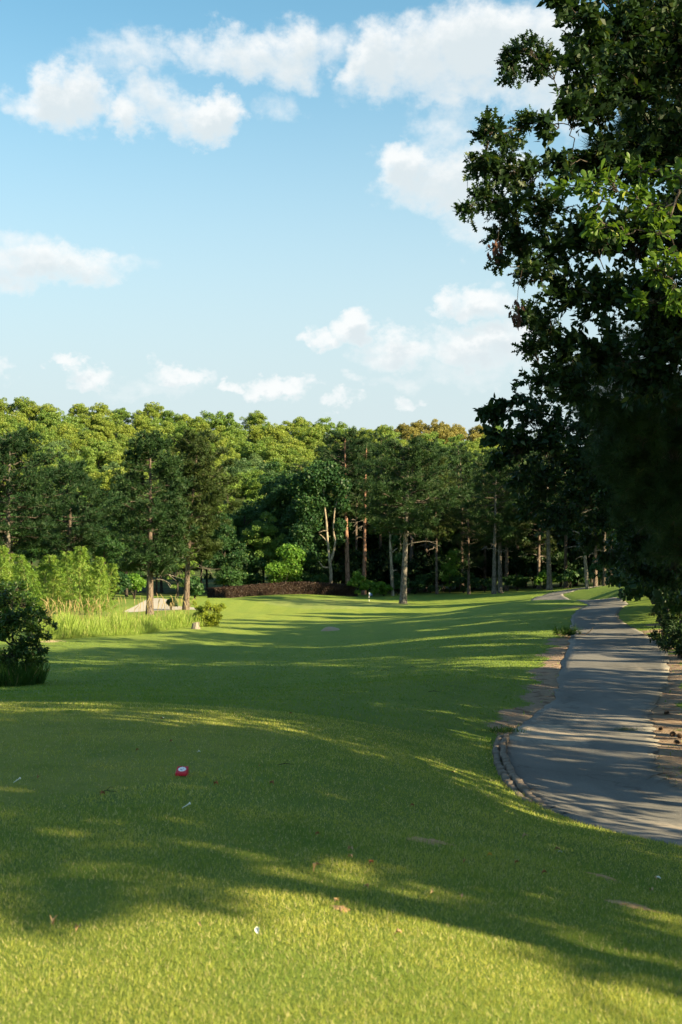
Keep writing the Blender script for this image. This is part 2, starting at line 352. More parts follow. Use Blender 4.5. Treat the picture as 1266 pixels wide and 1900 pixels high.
def asphalt_mat():
    m, t, out = new_mat('asphalt'); tc = t.node('ShaderNodeTexCoord'); P = tc.outputs['Object']
    du = t.node('ShaderNodeAttribute'); du.attribute_name = 'dust'
    v = t.vec('MULTIPLY', P, (1, .45, 1))
    a = t.noise(v, .8, 4); g = t.noise(P, 60, 3, .7); s = t.noise(v, 5, 5, .65)
    col = t.mix(t.ramp(a, .35, .7), (.115, .113, .11), (.18, .172, .165))
    col = t.mix(t.math('MULTIPLY', t.ramp(g, .5, .72), .45), col, (.33, .31, .29))
    col = t.mix(t.math('MULTIPLY', t.ramp(s, .56, .75), .3), col, (.06, .06, .06))
    vo = t.node('ShaderNodeTexVoronoi'); vo.feature = 'DISTANCE_TO_EDGE'; vo.inputs['Scale'].default_value = .16
    t.l.new(t.vec('ADD', P, t.vec('MULTIPLY', t.noise(P, 1.2, 4, out=1), (1.6, 1.6, 0))), vo.inputs['Vector'])
    col = t.mix(t.math('MULTIPLY', t.math('SUBTRACT', 1.0, t.ramp(vo.outputs['Distance'], .0, .006)), .45), col, (.05, .047, .043))
    e = t.math('ADD', du.outputs['Fac'], t.math('MULTIPLY', t.math('SUBTRACT', t.noise(v, 3.5, 6, .68), .5), 1.5))
    col = t.mix(t.math('MULTIPLY', t.ramp(e, .35, .8), .85), col, t.mix(s, (.28, .235, .19), (.42, .36, .30)))
    p = principled(t, col, .85, .2, bump(t, g, .5, .006)); t.l.new(p.outputs[0], out.inputs[0]); return m
M['asphalt'] = asphalt_mat()
M['sand'] = plain('sand', (.36, .335, .305), .95, .1, .12, 3)
M['kerb_block'] = plain('kerb_block', (.19, .155, .13), .95, .1, .35, 14)

# ------------------------------------------------------------------ cart path edges (world metres)
def crom(P, k):
    P = np.asarray(P, float); P = np.vstack([2 * P[0] - P[1], P, 2 * P[-1] - P[-2]]); o = []
    for i in range(1, len(P) - 2):
        t = np.linspace(0, 1, k, endpoint=False)[:, None]; a, b, c, d = P[i - 1:i + 3]
        o.append(.5 * (2 * b + (c - a) * t + (2 * a - 5 * b + 4 * c - d) * t ** 2 + (3 * b - a - 3 * c + d) * t ** 3))
    return np.vstack(o + [P[-2][None]])
PL = crom([(14,7.6),(9,8.6),(6,9.5),(4.2,10.2),(2.94,11.1),(2.2,12.4),(2.02,13.5),(2.0,15),(2.12,17.4),(2.45,19),(3.0,21),(4.05,24.5),(5.05,30),(6.9,39),(9.25,52),(10.35,57),(12.6,66),(13.6,80),(14.0,95),(16.6,108),(20.8,121),(27,130)], 14)
PR = crom([(14,11.6),(10,12.3),(7.5,13.1),(5.6,13.8),(4.1,14.9),(3.95,15.8),(4.05,16.6),(4.3,17.6),(4.55,18.6),(4.9,20.3),(5.25,22),(6.0,24.5),(7.6,30),(9.6,39),(11.2,52),(12.4,57),(14.6,66),(15.8,80),(16.2,94),(18.6,106),(22.3,118.5),(27.5,127.5)], 14)
def in_poly(X, Y, poly):
    X = np.asarray(X).ravel(); Y = np.asarray(Y).ravel(); r = np.zeros(len(X), bool); n = len(poly)
    for i in range(n):
        (x1, y1), (x2, y2) = poly[i], poly[(i + 1) % n]
        c = (y1 > Y) != (y2 > Y); r ^= c & (X < (x2 - x1) * (Y - y1) / (y2 - y1 + 1e-12) + x1)
    return r
PATH_POLY = [tuple(p) for p in PL] + [tuple(p) for p in PR[::-1]]; _E = np.vstack([PL, PR])
def path_d(X, Y):
    """signed distance to the path's edge, negative on the path"""
    X = np.asarray(X, float).ravel(); Y = np.asarray(Y, float).ravel(); d = np.full(len(X), 99.)
    for s in range(0, len(X), 8000):
        d[s:s + 8000] = np.sqrt(((X[s:s + 8000, None] - _E[None, :, 0]) ** 2 + (Y[s:s + 8000, None] - _E[None, :, 1]) ** 2).min(1))
    return np.where(in_poly(X, Y, PATH_POLY), -d, d)
TEE = [(-9, 7.9), (-4.5, 8.1), (-2.2, 8.6), (-1.2, 9.6), (-.75, 11), (-.65, 13), (-.8, 14.8), (-1.6, 15.9), (-4.5, 16.2), (-9, 15.6)]
def tee_w(X, Y):
    E = crom(TEE + [TEE[0]], 8); d = np.sqrt(((X[:, None] - E[None, :, 0]) ** 2 + (Y[:, None] - E[None, :, 1]) ** 2).min(1)) if len(X) < 20000 else np.concatenate([np.sqrt(((X[s:s + 20000, None] - E[None, :, 0]) ** 2 + (Y[s:s + 20000, None] - E[None, :, 1]) ** 2).min(1)) for s in range(0, len(X), 20000)])
    return np.clip(.5 + np.where(in_poly(X, Y, TEE), d, -d) / .5 + .25 * np.sin(X * 3.1 + Y * 1.7), 0, 1)
GREEN = [tuple((at(px, D))[:2]) for px, D in [(480,113),(560,105),(640,103),(720,106),(770,112),(745,118),(650,122),(560,121)]]
DIRT = [tuple(gp(px, py)[:2]) + (r, s) for px, py, r, s in [(950,1338,.3,.8),
   (1258,1240,.7,.9),(1250,1290,.7,1.),(1245,1340,.8,1.1),(1256,1370,.7,1.),(1256,1410,.6,.9),(795,1562,.17,.62),(1170,1680,.18,.62),(1120,1628,.14,.5),(635,1687,.12,.55),(1180,1104,.7,.8),(1195,1101,.8,.85),(1210,1160,.6,.7),(1224,1172,.9,.85),
   (1090,1126,2.2,.6),(615,1168,.5,.7),(95,1190,.9,.6),(75,1245,.7,.45)]]
def dirt_f(X, Y):
    f = np.zeros(len(X))
    for x, y, r, s in DIRT:
        f = np.maximum(f, s * np.exp(-((X - x) ** 2 + ((Y - y) / 1.5) ** 2) / (r * r)))
    pd = path_d(X, Y); lf = X < np.interp(Y, (PL[:, 1] + PR[:, 1])[60:] / 2, (PL[:, 0] + PR[:, 0])[60:] / 2)
    wl = np.interp(Y, [17.5, 19.5, 22, 27, 34, 42, 48], [.05, .35, .75, .75, .8, .9, .1]) * (.8 + .35 * np.sin(Y * 2.1) * np.sin(Y * .83 + 1)); wr = np.interp(Y, [13, 15.5, 18, 22, 28, 36, 40], [.2, .55, .8, .8, .6, .4, .05]) * (.85 + .3 * np.sin(Y * 1.7 + 2))
    f = np.maximum(f, np.where((Y > 13) & (Y < 48) & (pd > -.2), .98 * np.exp(-(np.clip(pd, 0, None) / np.maximum(.05, np.where(lf, wl, wr))) ** 4), 0) * np.where(lf, Y > 17.5, 1))
    return np.maximum(f, .55 * np.exp(-np.clip(pd, 0, None) / .12) * (Y < 60)), pd

# ------------------------------------------------------------------ the ground: one sheet out past the wooded hill
def grid_axis(segs):
    o = [segs[0][0]]
    for a, b, n in segs: o += list(np.linspace(a, b, n + 1)[1:])
    return np.array(o)
def build_ground():
    xs = grid_axis([(-520, -120, 10), (-120, -40, 20), (-40, -12, 40), (-12, -4, 50), (-4, 8, 110), (8, 16, 44), (16, 40, 36), (40, 120, 20), (120, 520, 10)])
    ys = grid_axis([(-120, -20, 8), (-20, 2, 16), (2, 4, 10), (4, 26, 150), (26, 70, 100), (70, 140, 70), (140, 520, 50), (520, 1400, 10)])
    X, Y = np.meshgrid(xs, ys); x = X.ravel(); y = Y.ravel(); z = zg(x, y)
    dirt, pd = dirt_f(x, y)
    z = z - .08 * np.clip((-pd - .08) / .2, 0, 1)
    tee = tee_w(x, y)
    # bunker hollow
    z = z - .35 * np.clip(1 - (((x + 14.5) / 4.6) ** 2 + ((y - 99) / 6) ** 2), 0, 1)
    nx, ny = len(xs), len(ys); i = np.arange(ny - 1)[:, None] * nx; j = np.arange(nx - 1)[None]
    F = np.stack([i + j, i + j + 1, i + nx + j + 1, i + nx + j], -1).reshape(-1, 4)
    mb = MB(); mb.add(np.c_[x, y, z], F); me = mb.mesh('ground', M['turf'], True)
    tint = np.tile(np.array([.15, .21, .035]), (len(x), 1))
    rough = np.clip((y - 16) / 30, 0, 1); tint = tint * (1 - rough[:, None] * .2) + np.array([.14, .23, .04]) * rough[:, None] * .25
    tint = tint * (1 - tee[:, None]) + np.array([.25, .27, .055]) * tee[:, None]
    fair = np.exp(-((x + 3 - (y - 60) * .02) / 9) ** 2) * np.clip((y - 45) / 20, 0, 1) * np.clip((126 - y) / 10, 0, 1)
    tint = tint * (1 - fair[:, None]) + np.array([.22, .28, .05]) * fair[:, None]
    tint[in_poly(x, y, GREEN)] = (.23, .28, .08)
    wood = np.clip((y - 139) / 4, 0, 1)[:, None]; tint = tint * (1 - wood) + np.array([.016, .022, .01]) * wood  # wood floor tinted near black: shade under the trees put into the colour
    edge = (np.clip((x - 13 - (y - 30) * .22) / 3, 0, 1) * (y < 75))[:, None]; tint = tint * (1 - edge) + np.array([.05, .045, .022]) * edge
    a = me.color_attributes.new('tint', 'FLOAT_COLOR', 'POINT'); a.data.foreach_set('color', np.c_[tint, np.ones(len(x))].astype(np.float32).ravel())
    b = me.attributes.new('dirt', 'FLOAT', 'POINT'); b.data.foreach_set('value', dirt.astype(np.float32))
    return kind(obj('ground', me), 'structure')
build_ground()

def build_path():
    k = 15; t = np.r_[0, np.linspace(0, 1, k - 2), 1]
    P = PL[:, None] * (1 - t)[None, :, None] + PR[:, None] * t[None, :, None]
    x = P[..., 0].ravel(); y = P[..., 1].ravel()
    e = np.abs(np.tile(t, len(PL)) - .5) * 2
    rg = np.random.default_rng(5); z = zg(x, y) + .012 + .012 * (1 - e ** 2); sk = np.tile(np.r_[1, np.zeros(k - 2), 1], len(PL)); z = z - .14 * sk
    n = len(PL); i = np.arange(n - 1)[:, None] * k; j = np.arange(k - 1)[None]
    F = np.stack([i + j, i + j + 1, i + k + j + 1, i + k + j], -1).reshape(-1, 4)
    # ragged edges
    jl = np.repeat(rg.normal(0, .035, (len(PL), 2)), [2, k - 2], axis=1)[:, :k]; jl[:, -2:] = rg.normal(0, .035, (len(PL), 1)); x = x + jl.ravel() * (e > .99)
    mb = MB(); mb.add(np.c_[x, y, z], F); me = mb.mesh('path', M['asphalt'], True)
    dust = .2 + .2 * np.clip((e - .72) / .28, 0, 1)
    for (cx, cy, rx, ry, s) in [(2.9, 19.6, 1.3, 1.6, .75), (4.2, 20.8, 1.0, 1.6, .45), (4.7, 19.2, .5, 2.4, .4), (5.6, 23, .5, 3, .4), (7.2, 30, .5, 4, .35), (3.4, 12.2, 1.0, .7, .45), (2.5, 13, .6, 1.2, .3), (15, 97, 3, 14, .4)]:
        dust = np.maximum(dust, s * np.exp(-(((x - cx) / rx) ** 2 + ((y - cy) / ry) ** 2)) + .1)
    a = me.attributes.new('dust', 'FLOAT', 'POINT'); a.data.foreach_set('value', dust.astype(np.float32))
    return kind(obj('path', me), 'structure')
build_path()

def build_bunker():
    ol = [(229,96),(245,93.5),(280,93),(310,93.5),(345,94.5),(370,97),(362,102),(340,103),(325,104),(318,108),(300,110.5),(275,110),(250,103),(235,99)]
    O = crom([tuple(at(px, D)[:2]) for px, D in ol] + [tuple(at(*ol[0])[:2])], 5)[:-1]; c = O.mean(0); V = []; n = len(O)
    for r in (1, .8, .5, .2): V += list(c + (O - c) * r)
    V = np.array(V); z = zg(V[:, 0], V[:, 1]); rr = np.repeat([1, .8, .5, .2], n)
    z = z + .10 - .12 * (1 - rr) ** .7
    F = []
    for k in range(3):
        for q in range(n): F.append([k * n + q, k * n + (q + 1) % n, (k + 1) * n + (q + 1) % n, (k + 1) * n + q])
    mb = MB(); mb.add(np.c_[V, z], F); mb.add(np.c_[V[-n:], z[-n:]], [list(range(n))])
    kind(obj('bunker_sand', mb.mesh('bunker_sand', M['sand'], True)), 'structure')
build_bunker()

def box_mesh(name, sx, sy, sz, mat, bev=.012, rg=None):
    """a block with chamfered top edges, base at z = 0"""
    x, y, b = sx / 2, sy / 2, bev
    V = np.array([[-x,-y,0],[x,-y,0],[x,y,0],[-x,y,0],[-x,-y,sz-b],[x,-y,sz-b],[x,y,sz-b],[-x,y,sz-b],[-x+b,-y+b,sz],[x-b,-y+b,sz],[x-b,y-b,sz],[-x+b,y-b,sz]], float)
    if rg is not None: V[4:] += rg.normal(0, bev * .35, (8, 3))
    F = [[0,1,5,4],[1,2,6,5],[2,3,7,6],[3,0,4,7],[4,5,9,8],[5,6,10,9],[6,7,11,10],[7,4,8,11],[8,9,10,11],[3,2,1,0]]
    mb = MB(); mb.add(V, F); return mb.mesh(name, mat)
def soil_patch(px, py, rx, ry, seed, label):
    g = gp(px, py); rg = np.random.default_rng(seed); n = 44; V = []; a = np.linspace(0, 6.2832, n, endpoint=False)
    w = .9 + .28 * np.sin(2 * a + seed) + .2 * np.sin(5 * a + 2 * seed) + .12 * np.sin(11 * a) + rg.normal(0, .1, n)
    for r in (1, .66, .3): x = g.x + rx * r * w * np.cos(a); y = g.y + ry * r * w * np.sin(a); V.append(np.c_[x, y, zg(x, y) + .002 + .014 * (1 - r) + rg.normal(0, .0015, n)])
    F = [[k * n + i, k * n + (i + 1) % n, (k + 1) * n + (i + 1) % n, (k + 1) * n + i] for k in range(2) for i in range(n)]; mb = MB(); mb.add(np.vstack(V), F); mb.add(V[-1], [list(range(n))])
    o = kind(obj('bare_soil', mb.mesh('bare_soil', M['bare_soil'], True)), 'structure'); o['label'] = label
M['bare_soil'] = plain('bare_soil', (.40, .25, .13), .95, .1, .6, 30)
for q in [(795, 1562, .13, .13, 1, 'pale bare soil scrape in the shaded lawn'), (1172, 1681, .115, .11, 2, 'reddish bare patch of thin straw in the lawn'), (1118, 1628, .09, .07, 3, 'faint bare patch behind the straw patch'), (633, 1688, .05, .045, 4, 'tiny bare scrape in the near lawn')]: soil_patch(*q)
def build_kerb():
    K = crom([(gp(px, py)[0], gp(px, py)[1]) for px, py in [(928,1372),(921,1392),(923,1415),(933,1440),(950,1464),(976,1485),(1004,1502)]], 20)
    s = np.r_[0, np.cumsum(np.linalg.norm(np.diff(K, axis=0), axis=1))]; rg = np.random.default_rng(8)
    th = thing('kerb_edging', 'curved brown edging kerb of two block courses where the asphalt path bends', 'kerb', G(K[0][0], K[0][1]))
    metas = [box_mesh('block', .22, .075, .16, M['kerb_block'], .012, rg) for _ in range(4)]
    L = s[-1]; n = int(L / .23)
    for row, (off, dz) in enumerate([(0, -.10), (.095, -.06)]):
        for i in range(n):
            u = (i + .5 + .3 * row) * .23
            if u > L: continue
            x = np.interp(u, s, K[:, 0]); y = np.interp(u, s, K[:, 1]); x2 = np.interp(min(u + .1, L), s, K[:, 0]); y2 = np.interp(min(u + .1, L), s, K[:, 1])
            a = math.atan2(y2 - y, x2 - x) if u < L - .02 else a
            px, py = x - math.sin(a) * off * -1 * -1, y + math.cos(a) * off
            o = obj('block', metas[(i * 3 + row) % 4], th); fall = max(0, (u / L - .75)) * .3
            o.location = Vector((px, py, float(zg(px, py)) + dz - fall + rg.normal(0, .008))) - th.location; o.rotation_euler = (rg.normal(0, .03), rg.normal(0, .03), a + rg.normal(0, .04))
build_kerb()

# ------------------------------------------------------------------ leaf shapes (x side, y along, z normal)
DIAMOND_V = [(0, -.5, 0), (.42, 0, .08), (0, .5, 0), (-.42, 0, .08)]; DIAMOND_F = [(0, 1, 2, 3)]
def strip_leaf(prof, fold=.12):
    """leaf from (t, half width) pairs, folded along its midrib: quads on both sides"""
    V = []; F = []
    for t, w in prof: V += [(-w, t, w * fold * 2 - .06 * t * t), (0, t, -.06 * t * t), (w, t, w * fold * 2 - .06 * t * t)]
    for i in range(len(prof) - 1):
        a = i * 3; F += [(a, a + 1, a + 4, a + 3), (a + 1, a + 2, a + 5, a + 4)]
    return V, F
OAK = strip_leaf([(0, .01), (.15, .03), (.31, .25), (.38, .09), (.46, .12), (.59, .34), (.64, .10), (.71, .12), (.84, .22), (.88, .07), (1, .015)])
OVATE = strip_leaf([(0, .01), (.12, .03), (.45, .16), (.75, .23), (.93, .15), (1, .03)])
ELLIPSE = strip_leaf([(0, .01), (.2, .14), (.5, .22), (.8, .13), (1, .01)])
HEART = strip_leaf([(0, .02), (.14, .03), (.18, .3), (.42, .40), (.72, .24), (1, .01)])
BLADE = strip_leaf([(0, .02), (.35, .05), (.75, .035), (1, .002)], .3)
SMALL = strip_leaf([(0, .01), (.3, .18), (.7, .18), (1, .01)])
SIMPLE_V = [(0, 0, 0), (.22, .45, .05), (0, 1, -.05), (-.22, .45, .05)]; SIMPLE_F = [(0, 1, 2, 3)]

# ------------------------------------------------------------------ tree makers
def broad_crown(rg, h0, h1, w, lobes, leaves, size, mb, m=0, top=1.0, rad_n=.85):
    """leaf clumps on the shells of many lobes spread over an egg-shaped crown; returns lobe centres"""
    zc = (h0 + h1) / 2; hz = (h1 - h0) / 2; C = []; Rr = []
    for i in range(lobes):
        d = rnd_dirs(rg, 1)[0]; d[2] = d[2] * .9 + .12; d /= np.linalg.norm(d); f = rg.uniform(.5, .92) if i > lobes * .15 else rg.uniform(.1, .4)
        k = 1 - .25 * max(0, d[2]) ** 2 * top
        C.append((d[0] * w * f * k, d[1] * w * f * k, zc + d[2] * hz * f)); Rr.append(rg.uniform(.26, .42) * min(w, hz) * (26 / lobes) ** .42)
    C = np.array(C); Rr = np.array(Rr); n = (leaves * Rr ** 2 / (Rr ** 2).sum()).astype(int) + 1
    pos = []; nor = []
    for c, r, k in zip(C, Rr, n):
        d = rnd_dirs(rg, int(k * 1.3)); d = d[d[:, 2] > -.55 + rg.uniform(-.2, .2, len(d))][:k]
        rad = r * (rg.uniform(.45, 1.08, len(d)) ** .7)[:, None] * np.array([1.05, 1.05, .82])
        pos.append(c + d * rad); nor.append(d * rad_n + rnd_dirs(rg, len(d)) * .75 + np.array([0, 0, .25]))
    pos = np.concatenate(pos); nor = np.concatenate(nor)
    scatter(mb, DIAMOND_V, DIAMOND_F, pos, rnd_dirs(rg, len(pos)), nor, size * rg.uniform(.6, 1.35, len(pos)), m)
    return C
def trunk_tube(mb, rg, h, r, lean=(0, 0), n=9, wob=.04, m=0, taper=.35):
    z = np.linspace(-.25, h, 12); u = z / h
    P = np.c_[lean[0] * u + wob * h * .1 * np.cumsum(rg.normal(0, 1, 12)) * u, lean[1] * u + wob * h * .1 * np.cumsum(rg.normal(0, 1, 12)) * u, z]
    rr = r * (1 - (1 - taper) * np.clip(u, 0, 1)) * (1 + .35 * np.exp(-np.clip(z, 0, None) / .35))
    tube(mb, P, rr, n, m); return P
def make_broadleaf(seed, h, clear, w, leaves, size, leaf, bk, lobes=26, r=.22):
    rg = np.random.default_rng(seed); t = MB(); P = trunk_tube(t, rg, h * .8, r, rg.normal(0, .4, 2)); c = MB()
    C = broad_crown(rg, clear, h, w, lobes, leaves, size, c)
    for q in C[rg.permutation(len(C))[:10]]:
        zz = max(clear * .75, q[2] - np.hypot(q[0], q[1]) * .7 - .5); a = np.array([np.interp(zz, P[:, 2], P[:, 0]), np.interp(zz, P[:, 2], P[:, 1]), zz])
        tube(t, bez(a, (a + q) / 2 + np.array([0, 0, -.3]), q, 6), np.linspace(r * .4, .02, 6), 5)
    return t.mesh('trunk', M[bk], True), c.mesh('crown', M[leaf])
def needle_tufts(mb, rg, pos, out, ln, wd, k, m=0):
    """k needles fanning from each twig tip"""
    n = len(pos); P = np.repeat(pos, k, 0); O = np.repeat(out, k, 0)
    d = nrm(O * .75 + rnd_dirs(rg, n * k) * .9 + np.array([0, 0, .25])); L = ln * rg.uniform(.65, 1.15, n * k)[:, None]
    s = nrm(np.cross(d, rnd_dirs(rg, n * k))) * wd
    V = np.stack([P - s * 1.25, P + s * 1.25, P + d * L], 1).reshape(-1, 3); mb.add(V, np.arange(n * k)[:, None] * 3 + np.array([0, 1, 2])[None], m)
def make_pine(seed, h, clear, w, r, tufts=1500, ln=.34, wd=.022, k=11, leaf='needle', bk='pine_bark', lean=(0, 0), dead=5, flat=.7, nb=46, peak=.45):
    """trunk, whorled limbs with needle pads towards their ends, a few bare limbs below the crown"""
    rg = np.random.default_rng(seed); t = MB(); c = MB(); P = trunk_tube(t, rg, h * .97, r, lean, 10, .03, taper=.16)
    ax = lambda z: np.array([np.interp(z, P[:, 2], P[:, 0]), np.interp(z, P[:, 2], P[:, 1]), z])
    tip = []; outd = []; per = max(3, tufts // nb)
    for i in range(nb):
        u = (i + rg.uniform(0, .8)) / nb; z = clear + (h - clear) * u * .98
        prof = np.clip((u + .22) / (peak + .22), 0, 1) ** .7 if u < peak else (np.clip((1.04 - u) / (1.04 - peak), 0, 1)) ** .62
        L = w * prof * rg.uniform(.62, 1.12) + .3; az = i * 2.4 + rg.normal(0, .5)
        d = np.array([math.cos(az), math.sin(az), 0]); a = ax(z - .15 * L); rise = L * (rg.uniform(-.05, .28) + .35 * u ** 2)
        B = bez(a, a + d * L * .5 + np.array([0, 0, rise * .15]), a + d * L + np.array([0, 0, rise]), 8)
        B[2:-1] += rg.normal(0, .04 * L ** .5, (5, 3))
        tube(t, B, np.linspace(.02 + .012 * L, .008, 8), 4, 2)
        side = np.array([-d[1], d[0], 0]); m = int(per * (.5 + .9 * L / w))
        for q in range(max(2, m // 5)):                       # side shoots, each with a handful of tufts
            v = rg.uniform(.22, 1.0); b0 = B[min(7, int(v * 7.99))]; sl_ = L * .42 * (1.15 - v) * rg.uniform(.4, 1.1) + .12
            e = b0 + (side * rg.choice([-1, 1]) * .85 + d * .55) * sl_ + np.array([0, 0, sl_ * rg.uniform(0, .5)])
            tube(t, np.stack([b0, (b0 + e) / 2 + [0, 0, .03], e]), [.012, .009, .005], 3, 2, cap=False)
            for _ in range(5):
                f = rg.uniform(.35, 1.05); p = b0 + (e - b0) * f + rg.normal(0, .16, 3) * np.array([1, 1, flat]); tip.append(p); outd.append(nrm(e - b0))
    for i in range(dead):
        z = clear * rg.uniform(.72, 1.0) if clear > 1.5 else clear + rg.uniform(0, h * .3); az = rg.uniform(0, 6.28); d = np.array([math.cos(az), math.sin(az), 0]); L = w * rg.uniform(.3, .7); a = ax(z)
        B = bez(a, a + d * L * .5 + [0, 0, L * .3], a + d * L + [0, 0, -L * rg.uniform(.0, .3)], 7); B[2:] += rg.normal(0, .07, (5, 3)); tube(t, B, np.linspace(.05, .012, 7), 5, 1)
        B2 = bez(B[4], B[4] + d * .3 + [0, 0, -.1], B[4] + d * .7 + rg.normal(0, .35, 3), 4); tube(t, B2, np.linspace(.022, .008, 4), 4, 1)
    tip = np.array(tip); outd = np.array(outd); needle_tufts(c, rg, tip, outd, ln, wd, k)
    return t.mesh('trunk', [M[bk], M['dead_wood'], M['limb_bark']], True), c.mesh('crown', M[leaf])
def plant(name, label, cat, loc, parts, rz=0, sc=1.0, group=None, names=('trunk', 'crown')):
    t = thing(name, label, cat, loc, rz, sc, group)
    for n, me in zip(names, parts): obj(n, me, t)
    return t
def lobe_tree(seed, base, top, r, lobes, leaf, size, twigs, per, bk='dark_bark', mat='oak_leaf', tuft=None, spread=.8, hang=0.0, n=10):
    """tree whose boughs reach given lobes (centre, radius): trunk, limbs, twigs, single leaves.  Local to base."""
    rg = np.random.default_rng(seed); base = np.array(base, float); t = MB(); c = MB(); top = np.array(top, float) - base
    u = np.linspace(-.04, 1, 14)[:, None]; P = top * u + np.cumsum(rg.normal(0, .05, (14, 3)), 0) * u; P[:, 2] = top[2] * u[:, 0]
    tube(t, P, r * (1 - .72 * np.clip(u[:, 0], 0, 1)) * (1 + .4 * np.exp(-np.clip(P[:, 2], 0, None) / .5)), n)
    lp = []; la = []; ln = []
    pts = [(np.array(p), 0., r * (1 - .72 * max(0, w))) for p, w in zip(P, u[:, 0]) if w > .1]; fine = []
    Q = sorted([(np.array(cc, float) - base, rad, (ex[0] if ex else 1)) for cc, rad, *ex in lobes], key=lambda q: np.hypot(q[0][0] - top[0] * .5, q[0][1] - top[1] * .5) + .3 * q[1])
    for q, rad, fn in Q:
        cost = [np.linalg.norm(q - p) + .75 * w + .35 * max(0, p[2] - q[2] + .2 * np.linalg.norm(q - p)) for p, w, _ in pts]; k = int(np.argmin(cost)); a, wl, ra = pts[k]; dd = np.linalg.norm(q - a)
        B = bez(a, a + (q - a) * .5 + np.array([0, 0, dd * .1]) + rg.normal(0, .12 * dd, 3) * .6, q, 9); B[2:-1] += rg.normal(0, .015 * dd + .01, (6, 3))
        r0 = min(ra * .7, .016 * dd + .014); tube(t, B, np.linspace(r0, max(.006, r0 * .55), 9), 6, 0)
        for m_ in (4, 6, 8): pts.append((B[m_], wl + dd * (m_ / 8) * .35, max(.008, r0 * (1 - .45 * m_ / 8))))
        od = nrm(q - a); nt = max(3, int(twigs * rad ** 2 * (1 if fn else .75))); D = nrm(rnd_dirs(rg, nt) * spread + od * .35 + [0, 0, .05])
        for d in D:
            st = B[rg.integers(5, 9)] + rg.normal(0, .05 * rad, 3); e = q + d * rad * rg.uniform(.35, 1.05) * np.array([1, 1, .88]); md = (st + e) / 2 + [0, 0, .06 * rad]
            K = bez(st, md, e, 4); tube(c, K[[0, 2, 3]], [.007, .004, .0025], 3, 1, cap=False); td = nrm(e - md)
            m = max(3, int(per * rg.uniform(.7, 1.3))); f = rg.uniform(.3, 1.03, m) ** .7; Lp = np.stack([np.interp(f, np.linspace(0, 1, 4), K[:, i]) for i in range(3)], -1) + rg.normal(0, .02, (m, 3))
            lp.append(Lp); la.append(nrm(td * .7 + rnd_dirs(rg, m) * .9 + np.array([0, 0, -hang]))); ln.append(nrm(rnd_dirs(rg, m) * .75 + [0, 0, .8])); fine.append(np.full(m, fn))
    fine = np.concatenate(fine).astype(bool)
    lp = np.concatenate(lp); la = np.concatenate(la); ln = np.concatenate(ln)
    sz = size * rg.uniform(.65, 1.2, len(lp))
    if tuft is None:
        if fine.any(): scatter(c, leaf[0], leaf[1], lp[fine], la[fine], ln[fine], sz[fine], 0)
        if (~fine).any(): scatter(c, SIMPLE_V, SIMPLE_F, lp[~fine], la[~fine], ln[~fine], sz[~fine] * 1.05, 0, 1.35)
    else: needle_tufts(c, rg, lp, la, tuft[0], tuft[1], tuft[2], 0)
    return t.mesh('trunk', M[bk], True), c.mesh('crown', [M[mat], M[bk]])
def LB(L, xf=9999): return [(PX(px, py, D), rp * D / FPX, int(px < xf)) for px, py, D, rp in L]
RG = np.random.default_rng(11)

# ------------------------------------------------------------------ the oak overhanging the path, lobed leaves
oak_l = [(1030,10,14,45),(1085,40,14.5,60),(975,90,13.6,38),(945,110,13.6,28),(950,140,13.4,24),(1010,120,14,42),(1075,130,14.4,58),(1060,200,14.2,48),(1110,90,15,70),
 (900,240,13.6,32),(935,255,13.8,38),(985,225,14,36),(1020,240,14,34),(895,300,13.6,42),(940,320,13.8,50),(985,330,14,46),(870,385,13.4,26),(905,370,13.6,38),(950,395,13.8,50),(1010,390,14.2,56),(1050,310,14.6,44),
 (925,440,13.8,26),(965,455,14,46),(930,490,13.7,26),(985,505,14,46),(1020,470,14.3,60),(1060,540,14.4,60),(985,585,14,34),(1010,610,14.2,46),(990,650,14.1,30),(1040,650,14.4,60),(1010,700,14.2,38),(1060,720,14.6,60),
 (1110,200,15,74),(1110,300,15.2,70),(1090,440,15,74),(1120,560,15,80),(1120,660,15,84),(1160,60,15.4,95),(1180,170,15.6,95),(1190,290,15.8,95),(1170,450,15.8,90),(1200,560,15.8,100),(1210,680,15.8,100),(1250,100,16,110),(1262,260,16,110),(1262,440,16.2,100),(1270,600,16.2,110),
 (1300,30,17,150),(1330,200,17,150),(1330,400,17,150),(1330,600,17,150),(1200,-60,16,130),(1080,-50,15,80),(1320,-150,17,170),(1150,-170,16,130)]
ob = at(1650, 16.5); ob = G(6.9, 16.5)
plant('oak_tree', 'tall dark oak with lobed leaves overhanging the asphalt path', 'tree', ob, lobe_tree(3, ob, ob + Vector((-.6, -.3, 12)), .33, LB(oak_l, 1015), OAK, .10, 300, 17, mat='oak_leaf'))
# withered twigs with dead leaves hanging from the oak's edge
# ------------------------------------------------------------------ the water oak bough in a patch of sun
bay_l = [(1060,350,12.4,30),(1100,345,12.2,36),(1140,350,12.2,36),(1180,365,12.3,30),(1200,380,12.4,22),(1110,380,12.3,28),(1125,420,12.2,30),(1160,430,12.2,26),(1100,415,12.4,24),(1215,430,12.2,26),(1220,500,12.2,40),(1255,480,12.2,34),(1255,550,12.2,40),(1215,390,12.6,30),(1200,560,12.4,34),(1245,400,12.3,34),(1262,330,12.5,44),(1190,320,12.8,34)]
bb = G(5.6, 12.9)
plant('water_oak', 'slender tree with smooth spoon-shaped leaves, one bough caught in yellow sunlight', 'tree', bb, lobe_tree(4, bb, bb + Vector((-.3, 0, 8.5)), .13, LB(bay_l), OVATE, .105, 260, 10, mat='bay_leaf', spread=.7))
